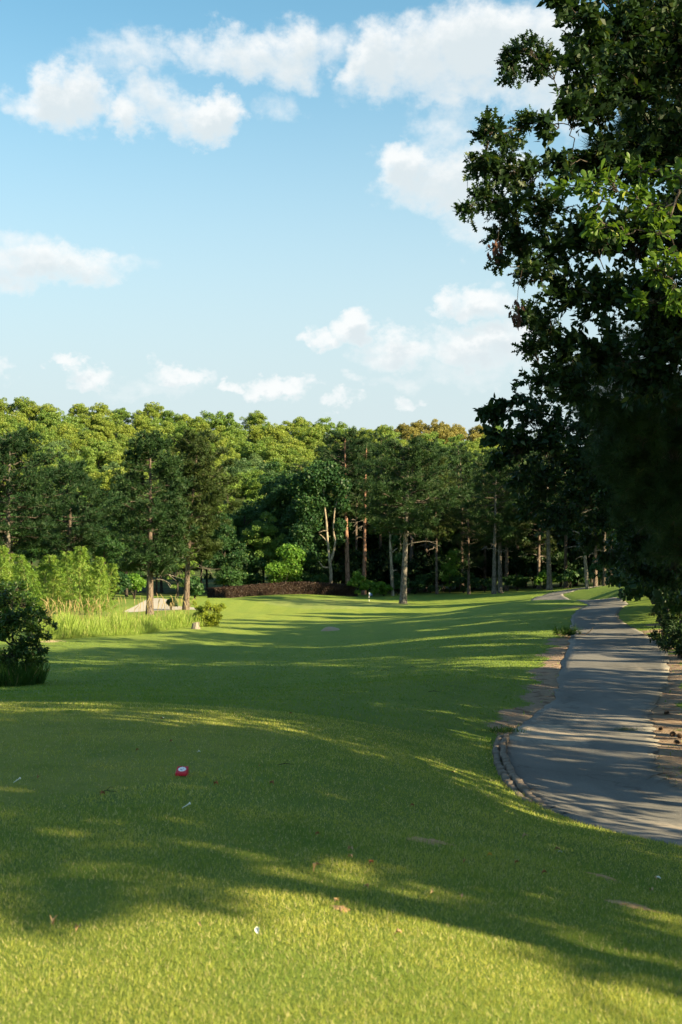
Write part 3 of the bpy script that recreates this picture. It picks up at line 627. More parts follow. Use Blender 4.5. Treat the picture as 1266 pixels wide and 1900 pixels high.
# ------------------------------------------------------------------ pine reaching over the path behind the oak
pine_l = [(1150,110,17.5,60),(1200,130,17.5,70),(1125,285,17.4,34),(1180,230,17.6,60),(1090,690,19,50),(1150,700,19,70),(1210,640,19,70),(1110,760,19.5,60),(1180,800,19.5,80),(1240,740,19.5,80),(1150,850,20,70),(1210,880,20,80),(1255,830,20,80),(1230,950,20,70),(1170,930,20.5,60),(1262,920,20,80),(1250,1010,20.5,60)]
pb = G(8.0, 20.5)
plant('pine_tree', 'dark long-needled pine drooping over the path below the oak', 'tree', pb, lobe_tree(5, pb, pb + Vector((-.4, 0, 17)), .24, LB(pine_l), None, .1, 120, 6, bk='pine_bark', mat='needle', tuft=(.22, .0035, 26), hang=.2))
# ------------------------------------------------------------------ heart-leaved tree low over the path
hb_l = [(905,775,23,32),(940,765,23,36),(965,740,23,26),(985,780,23.5,46),(925,810,23,40),(960,830,23.4,50),(1010,830,23.6,60),(1000,760,24,44),(1040,790,24,60),(930,860,23.4,36),(970,890,23.6,50),(1020,900,24,60),(1070,860,24.5,70),(990,940,24,40),(1040,960,24.4,54),(1080,930,24.6,60),(1120,880,25,80),(1100,1000,25,48),(1140,970,25,66),(1160,900,25.5,80),(1050,720,24.5,56),(975,705,23.6,18),(968,735,23.4,16),(1130,1030,26,36),(1165,1040,26.5,40),(1200,1050,27,44),(1240,1060,27,56),(1180,1010,25.4,50),(1210,980,25.6,70),(1255,1000,25.8,70),(1240,900,26,100),(1110,800,25,80),(1180,780,25.6,90)]
hb = G(10.2, 26.0)
plant('redbud_tree', 'broad dark tree with heart-shaped leaves reaching low across the path', 'tree', hb, lobe_tree(6, hb, hb + Vector((-.7, -.4, 7.5)), .2, LB(hb_l, 965), HEART, .115, 140, 15, mat='heart_leaf', hang=.5))
# ------------------------------------------------------------------ shrubs along the foot of the wood by the path
for i, (px, py, D, rp, hp, lab) in enumerate([(1232,1165,36,34,80,'dense dark shrub at the edge of the path under the pine'),(1262,1180,33,40,70,'low dark shrub nearer the bend, beside bare soil'),(1240,1130,42,42,100,'tall dark shrub where the grassy mound meets the wood')]):
    b = at(px, D); L = []
    for k in range(16):
        a = RG.uniform(0, 6.28); q = RG.uniform(.1, .8); L.append((np.array([b.x + math.cos(a) * q * rp * D / FPX, b.y + math.sin(a) * q * rp * D / FPX, b.z + RG.uniform(.15, .85) * hp * D / FPX]), RG.uniform(.3, .5) * rp * D / FPX))
    plant('shrub', lab, 'shrub', b, lobe_tree(40 + i, b, b + Vector((0, 0, hp * D / FPX * .7)), .05, L, SMALL, .1, 300, 9, mat='heart_leaf', n=6), names=('stem', 'foliage'))

# ------------------------------------------------------------------ shared tree meshes
PINE = [make_pine(100 + i, *a) for i, a in enumerate([(19, 8.5, 3.2, .26), (21, 10, 3.4, .28), (17, 6, 3.4, .24)])]
PINE += [make_pine(110, 16, 4.0, 3.3, .22, leaf='needle_warm')]
EDGE = [make_broadleaf(120 + i, *a) for i, a in enumerate([(17, 3.0, 4.6, 19000, .27, 'edge_leaf', 'dark_bark', 75), (15, 1.5, 4.2, 17000, .26, 'edge_leaf', 'dark_bark', 75), (19, 5.0, 4.4, 19000, .27, 'edge_leaf', 'dark_bark', 75), (13, 1.0, 3.6, 14000, .25, 'hill_green', 'dark_bark', 75)])]
SHADE = [make_broadleaf(130 + i, *a) for i, a in enumerate([(17, 4.0, 4.6, 4300, .34, 'oak_leaf', 'dark_bark', 30), (15, 3.0, 4.2, 3900, .32, 'oak_leaf', 'dark_bark', 28)])]
def hill_mesh(seed, leaf, h, w, hz0, lobes=64, n=8600, size=.35):
    rg = np.random.default_rng(seed); mb = MB(); broad_crown(rg, hz0, h, w, lobes, n, size, mb, 0, 1.0, .4); tube(mb, [(0, 0, -.5), (.1, 0, h * .4), (.15, .05, h * .7)], [.25, .18, .08], 6, 1)
    return mb.mesh('broadleaf_tree', [M[leaf], M['dark_bark']])
HILL = {k: [hill_mesh(200 + i * 7 + j, k, *[(9.2, 4.9, .2), (9.8, 5.3, .4), (8.6, 4.5, .2)][j]) for j in range(3)] for i, k in enumerate(['hill_yellow', 'hill_green', 'hill_blue', 'hill_tan'])}

# ------------------------------------------------------------------ wood that shades the tee and the path: trees to the right of the path and behind
SHADERS = [(9.7, .7, 'p0', .66), (10.5, 2.3, 'p3', .66), (15, .5, 0, .7), (13.2, 3.0, 1, .7), (11.2, 3.4, 0, .74), (13.8, 13.2, 0, .75), (13.5, 18.6, 1, .8), (14.6, 24.4, 0, .72), (8.6, 7.4, 1, .5), (10.6, 10.6, 1, .74), (10.8, 16.2, 'p2', .74), (11.4, 21.6, 1, .82), (12.4, 27, 'p0', .72), (13.4, 32.5, 0, .76), (14.8, 38, 'p2', .70), (16, 43.5, 1, .76), (17.5, 49, 'p1', .55), (19, 55, 0, .72), (21, 61, 'p0', .66),
 (17.4, .6, 'p2', .7), (16.5, 9.4, 0, .9), (17, 14, 'p0', .85), (18, 20, 1, 1.0), (18.5, 26, 'p1', .78), (20, 33, 0, .88), (21.5, 40, 'p2', .85), (24, 48, 1, .9), (26, 57, 'p0', .8), (23, 5, 'p1', .85), (24, 14, 0, 1.05), (26, 24, 'p0', .9)]
for i, (x, y, kd, s) in enumerate(SHADERS):
    ps = PINE[int(kd[1])] if isinstance(kd, str) else SHADE[kd]
    if isinstance(kd, str): plant('pine_tree', 'tall pine of the wood beyond the path\'s outer verge', 'tree', G(x, y), ps, i * 1.9, s, 'wood along the outer side of the path')
    else: plant('broadleaf_tree', 'tall leafy tree of the wood beyond the path\'s outer verge', 'tree', G(x, y), ps, i * 1.3, s, 'wood along the outer side of the path')

# ------------------------------------------------------------------ pines standing free on the course
def lone_pine(px, D, topy, label, seed, clear_y, wpx, rpx, bk, leaf, lean=(0, 0), **kw):
    b = at(px, D); h = EYE + (HY - topy) * D / FPX - b.z; cl = EYE + (HY - clear_y) * D / FPX - b.z
    plant('pine_tree', label, 'tree', b, make_pine(seed, h, cl, wpx * D / FPX, rpx * D / FPX, bk=bk, leaf=leaf, lean=(lean[0] * D / FPX, 0), **kw))
lone_pine(278, 80, 808, 'dark-trunked pine standing at the bunker behind the tall grass', 301, 1058, 82, 7, 'pine_bark', 'needle', (8, 0), tufts=3400, ln=.34, nb=60, peak=.4, dead=4)
lone_pine(345, 88, 803, 'brown-trunked pine with bare grey limbs behind the leafy clump', 302, 1030, 84, 6, 'pine_bark', 'needle_warm', (18, 0), tufts=3400, ln=.36, nb=60, peak=.5, dead=8)
lone_pine(748, 115, 818, 'stout grey-barked pine standing alone beside the putting green', 303, 985, 108, 6.6, 'pine_bark_grey', 'needle', (14, 0), tufts=4200, ln=.42, nb=64, peak=.42, dead=5)
lone_pine(14, 92, 803, 'wide spreading pine rising behind the bamboo', 304, 1010, 130, 7, 'pine_bark_grey', 'needle', (5, 0), tufts=4200, ln=.4, nb=64, peak=.38, dead=5)
lone_pine(130, 104, 862, 'dense dark pine between the spreading pine and the bunker pines', 305, 1040, 85, 6, 'pine_bark', 'needle', (0, 0), tufts=3200, ln=.42, nb=56, peak=.4, dead=3)

# tall bare-stemmed pines at the edge of the wood
for (px, D, topy, cy_, w, r, bk, lean, lab, sd) in [
 (646,141,800,905,56,5.2,'pine_bark_red',-9,'straight reddish pine trunk rising behind the end of the purple hedge',311),
 (661,149,815,960,46,3.6,'pine_bark',0,'thin mossy pine trunk just behind the reddish one',312),
 (675,142,810,970,50,4.4,'pine_bark_red',6,'reddish pine leaning slightly, rising behind the flagstick',313),
 (763,150,830,990,60,5,'pine_bark_grey',4,'dim grey pine trunk in shade behind the lone stout pine',314),
 (811,141,850,1000,50,2.8,'pine_bark',-4,'thin pale-lit pine trunk in dark wood beyond the green',315),
 (858,146,835,985,60,4,'pine_bark',0,'pine trunk with leafy vines deep in the dark wood',316),
 (917,128,830,1000,62,4.2,'pine_bark_grey',2,'first of two grey pines close together by the far path',317),
 (929,132,840,1010,56,4.4,'pine_bark_grey',-6,'second of two grey pines close together by the far path',318),
 (1020,128,800,980,66,5,'pine_bark_grey',-8,'leaning grey pine where the far path bends',319),
 (940,140,850,990,60,4,'pine_bark',0,'shaded pine behind the pair of grey pines',320)]:
    lone_pine(px, D, topy, lab, sd, cy_, w, r, bk, 'needle_warm' if sd % 3 == 0 else 'needle', (lean, 0), tufts=1700, ln=.42, nb=40, peak=.5, dead=3)
# grey trunks under the right-hand wood
for (px, D, lab, sc, v) in [(1090,100,'hooked grey trunk with bare bent top beside the far path',1,0),(1122,104,'slim grey trunk on the mound next to the hooked one',.9,1),(1135,100,'stout grey trunk on the mound at the edge of the wood',1.0,2)]:
    b = at(px, D); t = MB()
    if v == 0:
        P = np.array([(0,0,-.2),(-.1,0,1.5),(-.2,0,3),(-.35,0,4.0),(-.6,0,4.35),(-1.0,.1,4.5),(-1.5,.1,4.4)]); tube(t, P, [.15,.13,.115,.09,.06,.04,.015], 8)
        for z, l in ((3.2, -1.8), (2.4, -.9), (3.4, .6)): tube(t, bez((-.2, 0, z), (l * .5, 0, z + .3), (l, .1, z - .1), 6), np.linspace(.05, .012, 6), 5)
        o = tag(obj('dead_tree', t.mesh('dead_tree', M['dead_wood'], True), None, b), lab, 'tree')
    else: plant('pine_tree', lab, 'tree', b, make_pine(340 + v, 14.5, 6.5, 2.8, .15 if v == 1 else .24, tufts=1300, leaf='needle', bk='limb_bark'))

# pale-barked trees at the edge of the wood
def pale_tree(px, D, label, seed, stems, leafspots, dens):
    b = at(px, D); s = D / FPX; t = MB(); rg = np.random.default_rng(seed)
    for pts, r in stems: tube(t, crom([((x - px) * s, dy, EYE + (HY - y) * s - b.z) for x, y, dy in pts], 5), np.linspace(r * s, r * s * .35, (len(pts) - 1) * 5 + 1), 7)
    c = MB(); pos = []; nor = []
    for x, y, dy, rp in leafspots:
        k = int(dens * 1.8 * rp * rp); d = rnd_dirs(rg, k); pos.append(np.array([(x - px) * s, dy, EYE + (HY - y) * s - b.z]) + d * rp * s * rg.uniform(.5, 1.05, (k, 1))); nor.append(d + rnd_dirs(rg, k))
    pos = np.concatenate(pos); scatter(c, DIAMOND_V, DIAMOND_F, pos, rnd_dirs(rg, len(pos)), np.concatenate(nor), .27 * rg.uniform(.6, 1.3, len(pos)))
    plant('broadleaf_tree', label, 'tree', b, (t.mesh('trunk', M['pale_bark'], True), c.mesh('crown', M['edge_leaf'])))
pale_tree(615, 139, 'pale-barked tree forking into white stems behind the purple hedge', 330,
 [([(615,1105,0),(614,1060,0),(612,1040,0),(608,1000,.2),(606,970,.3),(602,935,.2),(600,900,0)],3.4), ([(612,1045,0),(618,1030,-.2),(622,1005,-.2),(619,985,0),(621,950,0),(628,920,.2)],2.6), ([(613,1042,0),(620,1020,.3),(624,1010,.3)],2.2), ([(610,1053,0),(600,1052,.2),(592,1042,.4)],2.0), ([(607,1005,.2),(598,995,.3),(592,990,.3)],1.6), ([(606,985,0),(600,985,0),(592,988,0)],1.4)],
 [(560,900,.5,26),(585,890,0,28),(610,880,.5,26),(565,935,0,24),(590,930,.6,22),(630,900,0,22),(575,965,.5,24),(560,990,0,22),(635,935,.5,16),(630,975,.4,14),(548,1010,.4,22),(570,1030,.6,24),(630,1000,.6,12)], 1.5)
pale_tree(727, 138, 'pale broken-topped trunk beside the lone stout pine', 331,
 [([(729,1108,0),(727,1060,0),(725,1020,0),(724,995,0),(722,980,.1)],3.6), ([(725,998,0),(730,985,0),(733,975,0)],1.8), ([(728,1025,0),(733,1020,0),(738,1017,0)],1.6), ([(728,1060,0),(734,1058,0),(738,1058,0)],1.4)],
 [(735,1000,0,10),(740,1035,.3,10),(715,985,.3,10),(738,985,0,10)], 2.2)

# ------------------------------------------------------------------ edge of the wood: broadleaf trees behind the green
EG = 'broadleaf trees along the edge of the wood behind the green'
for i, (px, D, v, s, rz) in enumerate([(60,126,0,.95,.3),(120,134,1,1.,2),(195,128,2,.85,1),(165,145,0,1.05,4),(235,138,1,1.05,3),(290,142,0,1.0,5),(330,132,3,.9,.5),(372,140,2,.95,2.2),(415,138,1,1.0,1.4),(452,146,0,1.05,3.3),(490,142,3,1.0,.2),
   (520,150,2,1.05,4.1),(556,146,0,1.05,2.9),(598,154,1,1.2,1.7),(640,160,2,1.1,.9),(690,162,0,1.15,5.2),(735,158,1,1.2,3.8),(790,160,2,1.05,2.5),(835,164,0,1.1,1.1),(880,156,1,1.15,.4),(930,158,2,1.0,4.6),(975,152,0,1.0,3.1),(1020,150,1,1.1,2.1),(1070,146,0,1.0,.7),(1120,142,1,1.1,5.5),(1170,130,0,1.1,1.9),(1225,122,1,1.2,3.5),(1290,115,0,1.2,2.7),(-40,120,0,1.1,1),(-70,140,2,1.1,3),(20,140,2,1.0,2),(1350,110,1,1.3,4)]):
    plant('broadleaf_tree', ['dark green rounded broadleaf tree in the wood edge behind the green', 'low-branching dark broadleaf tree in the wood edge behind the green', 'tall dark broadleaf tree with raised crown in the wood edge', 'fresh mid-green small-crowned tree in the wood edge behind the green'][v], 'tree', at(px, D), EDGE[v], rz, s * float(np.interp(px, [0, 440, 560, 720, 800, 900], [.66, .60, .86, .95, .78, .78])), EG)
for i, px in enumerate(range(90, 1300, 42)):                # a deeper screen of low-branched trees closes the wood
    D = 164 + 5 * math.sin(i * 2.2) - max(0, px - 950) * .085 - max(0, 500 - px) * .03
    plant('broadleaf_tree', 'low-branching shaded tree deep inside the wood', 'tree', at(px, D), EDGE[1 if i % 2 else 3], i * 2.3, .72 + .1 * math.sin(i * 1.7), 'shaded trees deep inside the wood')
for i, (px, D, s) in enumerate([(1238, 52, .55), (1268, 46, .55), (1300, 40, .55), (1216, 66, .6), (1190, 84, .6), (1330, 34, .5), (1216, 58, .6), (1208, 76, .65), (1226, 49, .5), (1185, 97, .7)]):
    plant('broadleaf_tree', 'low dark leafy tree crowding the outer verge of the path', 'tree', at(px, D), EDGE[1 if i % 2 else 0], i * 1.3, s, 'low trees at the verge of the path')
# pines deeper in the wood
for i, (px, D, v, s) in enumerate([(600,156,0,.92),(705,152,1,.88),(660,165,1,.9),(560,168,0,.85),(790,150,2,.95),(850,158,1,.85),(900,150,0,.85),(960,146,2,.95),(1000,140,3,.95),(1050,136,0,.85),(870,136,3,.72),(1105,128,3,.95),(1150,120,2,.95),(1195,112,0,.9),(735,168,0,.9)]):
    plant('pine_tree', ['tall slim pine with high crown in the dark wood', 'tallest slim pine with high narrow crown in the dark wood', 'wide low-crowned pine in the dark wood', 'warm green full-crowned pine in the dark wood'][v], 'tree', at(px, D), PINE[v], i * 1.7, s, 'pines standing in the wood behind the green')
# understorey
def under(px, D, wpx, hpx, mat, label, seed, n=1300):
    b = at(px, D); s = D / FPX; rg = np.random.default_rng(seed); t = MB(); c = MB()
    C = broad_crown(rg, .1, hpx * s, wpx * s, 14, int(n * 1.8), .22, c)
    for q in C[:6]: tube(t, bez((0, 0, -.1), (q[0] * .3, q[1] * .3, q[2] * .6), q, 5), np.linspace(.05, .012, 5), 4)
    plant('shrub', label, 'shrub', b, (t.mesh('stem', M['dark_bark'], True), c.mesh('foliage', M[mat])), names=('stem', 'foliage'))
for i, a in enumerate([(525,138,42,90,'edge_bright','large bright green shrub behind the middle of the hedge',2600),(470,140,28,70,'edge_leaf','dark green shrub behind the low end of the hedge'),(578,140,26,46,'edge_leaf','dull green shrub at the foot of the pale forked tree'),(690,137,20,34,'edge_bright','bright leafy shrub behind the flagstick',1500),(663,136,16,46,'edge_bright','light green sapling with flat sprays by the end of the hedge',700),(712,138,22,26,'edge_bright','low bright shrub next to the broken pale trunk',1200),(738,139,18,38,'edge_leaf','vine-draped shrub between pale trunk and stout pine'),(770,142,22,26,'edge_leaf','dusky low shrub to the far side of the stout pine'),(835,143,20,80,'edge_bright','tall leafy sapling lit green in the dark wood',1100),(860,142,22,40,'edge_leaf','dark sapling at the foot of the vine-hung pine'),(800,146,30,36,'edge_leaf','low dark undergrowth bush below the thin lit trunk'),(430,137,26,60,'edge_leaf','dark rounded bush over the low end of the hedge'),(362,112,24,44,'edge_leaf','dark young bush behind the bunker mound'),(318,100,12,22,'needle','small dark bush on the bunker lip'),(210,118,36,60,'edge_leaf','dark bush behind the bamboo\'s thin end'),(250,120,30,46,'edge_bright','mid green bush behind the bunker mound'),(900,140,26,30,'edge_leaf','dark low bush behind the grey pine pair'),(960,136,30,34,'edge_leaf','shaded bush by the bend of the far path'),(1010,134,24,36,'edge_bright','sun-flecked bush past the crest of the far path',700),(1060,130,40,40,'edge_leaf','shaded bush behind the hooked trunk'),(1120,118,44,46,'edge_leaf','shaded bush behind the stout grey trunk'),(1180,104,40,56,'edge_leaf','dark bush at the top of the grassy mound'),(1230,80,44,90,'edge_leaf','big dark bush on the shoulder of the grassy mound')]):
    under(*a[:6], 400 + i, *(a[6:] if len(a) > 6 else ()))

def bush_mesh(seed):
    rg = np.random.default_rng(seed); t = MB(); q = MB(); C = broad_crown(rg, .1, 3.4, 2.4, 26, 3200, .24, q)
    for p in C[:7]: tube(t, bez((0, 0, -.1), (p[0] * .3, p[1] * .3, p[2] * .6), p, 5), np.linspace(.05, .012, 5), 4)
    return t.mesh('stem', M['dark_bark'], True), q.mesh('foliage', M['under_leaf'])
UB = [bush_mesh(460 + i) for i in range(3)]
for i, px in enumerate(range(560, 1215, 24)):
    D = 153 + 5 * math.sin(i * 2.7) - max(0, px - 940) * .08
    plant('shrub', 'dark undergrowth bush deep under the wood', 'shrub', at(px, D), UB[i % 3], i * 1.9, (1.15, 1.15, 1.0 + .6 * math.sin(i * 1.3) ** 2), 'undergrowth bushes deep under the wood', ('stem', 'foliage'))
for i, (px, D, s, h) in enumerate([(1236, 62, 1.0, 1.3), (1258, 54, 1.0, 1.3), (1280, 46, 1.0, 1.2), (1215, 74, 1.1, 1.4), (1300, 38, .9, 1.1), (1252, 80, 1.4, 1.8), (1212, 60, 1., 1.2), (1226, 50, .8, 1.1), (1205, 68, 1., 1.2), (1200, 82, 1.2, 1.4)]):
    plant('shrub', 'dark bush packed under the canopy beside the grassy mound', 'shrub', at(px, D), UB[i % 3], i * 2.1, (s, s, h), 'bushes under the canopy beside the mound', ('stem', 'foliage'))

# ------------------------------------------------------------------ wooded hill
def hill_wood():
    rg = np.random.default_rng(77); n = 0
    lab = {'hill_yellow': 'sunlit yellow-green rounded tree on the wooded hill', 'hill_green': 'mid green rounded tree on the wooded hill', 'hill_blue': 'bluish green rounded tree on the wooded hill', 'hill_tan': 'tan-olive flowering tree on the wooded hill'}
    for row, D in enumerate(np.r_[np.arange(185, 320, 45), np.arange(330, 486, 17.5)]):
        far = D > 325; x = -.30 * D + rg.uniform(0, 5); u = np.clip((D - 330) / 150, 0, 1)
        while x < D * (.125 if far else .24):
            xx = x + rg.normal(0, 1.6); yy = D + rg.normal(0, 4)
            k = rg.choice(['hill_yellow', 'hill_green', 'hill_blue', 'hill_tan'], p=[.36 * u + .40, .40 - .16 * u, .17 - .17 * u, .03 - .03 * u])
            if abs(xx * FPX / D + CX - 820) < 75 and D > 440 or (abs(xx * FPX / D + CX - 560) < 40 and D > 470): k = 'hill_tan'
            v = rg.integers(0, 3); s = rg.uniform(.85, 1.1)
            o = obj('broadleaf_tree', HILL[k][v], None, G(xx, yy)); o.rotation_euler = (0, 0, rg.uniform(0, 6.28)); o.scale = (s * rg.uniform(.9, 1.1), s * rg.uniform(.9, 1.1), s)
            tag(o, lab[k], 'tree', 'trees covering the far hill'); n += 1
            x += rg.uniform(5.6, 7.8) if far else rg.uniform(8, 12)
hill_wood()

# ------------------------------------------------------------------ bamboo
def make_bamboo(seed, h):
    rg = np.random.default_rng(seed); t = MB(); c = MB(); az = rg.uniform(0, 6.28); d = np.array([math.cos(az), math.sin(az), 0]); ov = rg.uniform(.10, .22) * h
    B = bez((0, 0, -.1), (0, 0, h * .75), d * ov + np.array([0, 0, h]), 16); tube(t, B, np.linspace(.035, .008, 16), 6)
    pos = []; ax = []; nor = []
    for u in np.linspace(.12, 1, 46):
        i = u * 15; p = B[int(i)] + (B[min(15, int(i) + 1)] - B[int(i)]) * (i % 1); L = (.25 + 1.05 * (1 - abs(u - .35)) ** 1.6) * rg.uniform(.6, 1.1) * (1.1 - u * .55)
        for s in range(4):
            a = rg.uniform(0, 6.28); e = np.array([math.cos(a), math.sin(a), rg.uniform(.35, .9)]); e /= np.linalg.norm(e)
            tw = bez(p, p + e * L * .7, p + e * L + np.array([0, 0, -.25 * L]), 5); tube(t, tw, [.006, .005, .004, .003, .002], 3, 0, cap=False)
            k = 13; f = rg.uniform(.2, 1, k); pos.append(np.stack([np.interp(f, np.linspace(0, 1, 5), tw[:, q]) for q in range(3)], -1))
            ax.append(nrm(e * np.array([.8, .8, .1]) + rnd_dirs(rg, k) * .5 + [0, 0, -.35])); nor.append(nrm(rnd_dirs(rg, k) * .5 + [0, 0, 1]))
    pos = np.concatenate(pos); scatter(c, SIMPLE_V, SIMPLE_F, pos, np.concatenate(ax), np.concatenate(nor), .23 * rg.uniform(.7, 1.2, len(pos)), 0, .36)
    return t.mesh('culm', M['bamboo_culm'], True), c.mesh('foliage', M['bamboo_leaf'])
BAM = [make_bamboo(500 + i, 4.0) for i in range(4)]
for i in range(30):
    px = -60 + i * 9.0 + RG.normal(0, 5); D = 66 + RG.uniform(0, 14) + max(0, px - 150) * .04
    top = 1018 + 22 * math.sin(px * .045) ** 2 + 12 * math.sin(px * .021) + max(0, px - 165) * .9 + RG.uniform(-6, 14); b = at(px, D); h = EYE + (HY - top) * D / FPX - b.z
    plant('bamboo', 'feathery light green bamboo plume in the grove beside the tall grass', 'bamboo', b, BAM[i % 4], RG.uniform(0, 6.28), h / 4.0, 'bamboo plumes in the grove', ('culm', 'foliage'))

# ------------------------------------------------------------------ bush at the foot of the tee
def left_bush():
    D = 30; b = at(26, D); L = []
    for px, py, dd, rp in [(20,1110,0,30),(50,1120,.3,26),(5,1100,.8,30),(72,1142,0,18),(90,1152,-.2,10),(98,1160,-.2,7),(30,1150,-.6,34),(60,1170,-.4,28),(80,1178,-.2,14),(10,1170,-.8,34),(45,1200,-.7,34),(72,1205,-.4,18),(84,1210,-.3,8),(20,1220,-.9,34),(60,1228,-.6,22),(-20,1130,.3,36),(-25,1180,0,40),(-25,1230,0,36),(78,1228,-.4,10),(35,1090,.4,16),(55,1146,0,22),(5,1140,0,36)]:
        L.append((PX(px, py, D + dd), rp * D / FPX))
    plant('bush', 'dark leafy bush with layered sprays standing at the foot of the tee', 'bush', b, lobe_tree(61, b, b + Vector((0, 0, 1.3)), .06, L, SMALL, .1, 330, 11, mat='bush_leaf', n=6), names=('stem', 'foliage'))
    mb = MB(); rg = np.random.default_rng(62); n = 900; px = rg.uniform(-40, 82, n); DD = 28.4 + rg.uniform(0, 1.4, n) + np.clip(px - 30, 0, 60) * .02
    x = (px - CX) * DD / FPX; P = np.c_[x, DD, zg(x, DD)]; a = nrm(np.c_[rg.normal(0, .35, (n, 2)), np.ones(n)])
    scatter(mb, BLADE[0], BLADE[1], P, a, rnd_dirs(rg, n), rg.uniform(.25, .62, n), 0, .5)
    kind(tag(obj('weeds', mb.mesh('weeds', M['tuft_blade'])), 'long dark weeds around the foot of the leafy bush', 'weeds'), 'stuff')
left_bush()

# ------------------------------------------------------------------ strip of tall grass with seed heads
def tall_grass():
    rg = np.random.default_rng(70); n = 24000; mb = MB()
    px = rg.uniform(60, 402, n); e0 = np.interp(px, [60, 95, 250, 363, 402], [49.5, 50.3, 54.3, 60.6, 62.5]); dp = rg.uniform(0, 1, n) ** 1.3
    D = e0 + dp * np.interp(px, [60, 250, 400], [9, 11, 5]); x = (px - CX) * D / FPX; P = np.c_[x, D, zg(x, D)]
    k = np.clip(dp * 6 + .35, .35, 1); h = (rg.uniform(.35, 1.05, n) * (.85 + .25 * np.sin(px * .09) * np.sin(px * .031 + 1)) * np.interp(px, [60, 190, 240, 340, 400], [.9, .9, .72, .72, .9])) * k
    a = nrm(np.c_[rg.normal(0, .26, (n, 2)), np.ones(n)])
    scatter(mb, SIMPLE_V, SIMPLE_F, P, a, rnd_dirs(rg, n) * [1, 1, .15], h, 0, .085 + .07 * rg.uniform(0, 1, n))
    kind(tag(obj('tall_grass', mb.mesh('tall_grass', M['reed'])), 'strip of tall yellow-green grass along the edge of the fairway', 'grass'), 'stuff')
    s = MB(); n = 95; px = rg.uniform(80, 350, n); D = np.interp(px, [60, 95, 250, 363], [50.3, 51, 55, 61]) + rg.uniform(1, 9, n); x = (px - CX) * D / FPX; P = np.c_[x, D, zg(x, D)]
    for p in P:
        h = rg.uniform(.9, 1.4); d = np.r_[rg.normal(0, .05, 2), 0]; B = bez(p, p + [0, 0, h * .7], p + d * 2 + [0, 0, h], 6); tube(s, B, np.linspace(.008, .005, 6), 3, 0, cap=False)
        T = nrm(B[-1] - B[-2]); tube(s, np.stack([B[-1] - T * .12, B[-1], B[-1] + T * .1 + d * .4, B[-1] + T * .2 + d * .9]), [.008, .017, .014, .003], 4, 0)
    kind(tag(obj('seed_heads', s.mesh('seed_heads', M['seed_head'])), 'tan nodding seed heads rising above the tall grass', 'seed heads'), 'stuff')
tall_grass()
def vine_clump():
    D = 62; b = at(392, D); L = [(PX(px, py, D + dd), rp * D / FPX) for px, py, dd, rp in [(372,1132,.5,12),(388,1128,0,13),(402,1132,.2,12),(412,1124,.2,6),(380,1145,-.2,13),(396,1146,-.3,13),(406,1144,0,8),(365,1142,.6,10),(388,1158,-.3,11),(400,1156,0,8),(372,1156,.2,9),(362,1120,.6,5),(385,1118,.3,5),(416,1127,.2,3.5)]]
    plant('shrub', 'yellow-green leafy clump at the end of the tall grass', 'shrub', b, lobe_tree(66, b, b + Vector((0, 0, .7)), .03, L, (SIMPLE_V, SIMPLE_F), .09, 900, 9, mat='vine_leaf', n=5), names=('stem', 'foliage'))
vine_clump()
def stump():
    b = gp(363, 1167); t = thing('tree_stump', 'short pale cut stump in front of the leafy clump', 'stump', b); rg = np.random.default_rng(9); n = 16; a = np.linspace(0, 6.283, n, endpoint=False); V = []
    for z, r in ((-.1, .25), (.02, .21), (.12, .175), (.29, .165)): V += [(r * (1 + .1 * math.sin(3 * q + z * 4) + rg.normal(0, .03)) * math.cos(q), r * (1 + .1 * math.cos(2 * q)) * math.sin(q), z + (.03 * math.cos(q) if z > .2 else 0)) for q in a]
    F = [[k * n + i, k * n + (i + 1) % n, (k + 1) * n + (i + 1) % n, (k + 1) * n + i] for k in range(3) for i in range(n)]; mb = MB(); mb.add(V, F); obj('bark', mb.mesh('bark', M['dead_wood'], True), t)
    mb = MB(); mb.add(np.array(V[-n:]) + [0, 0, .002], [list(range(n))]); obj('cut_face', mb.mesh('cut_face', plain('cut_wood', (.52, .40, .28), .8)), t)
stump()

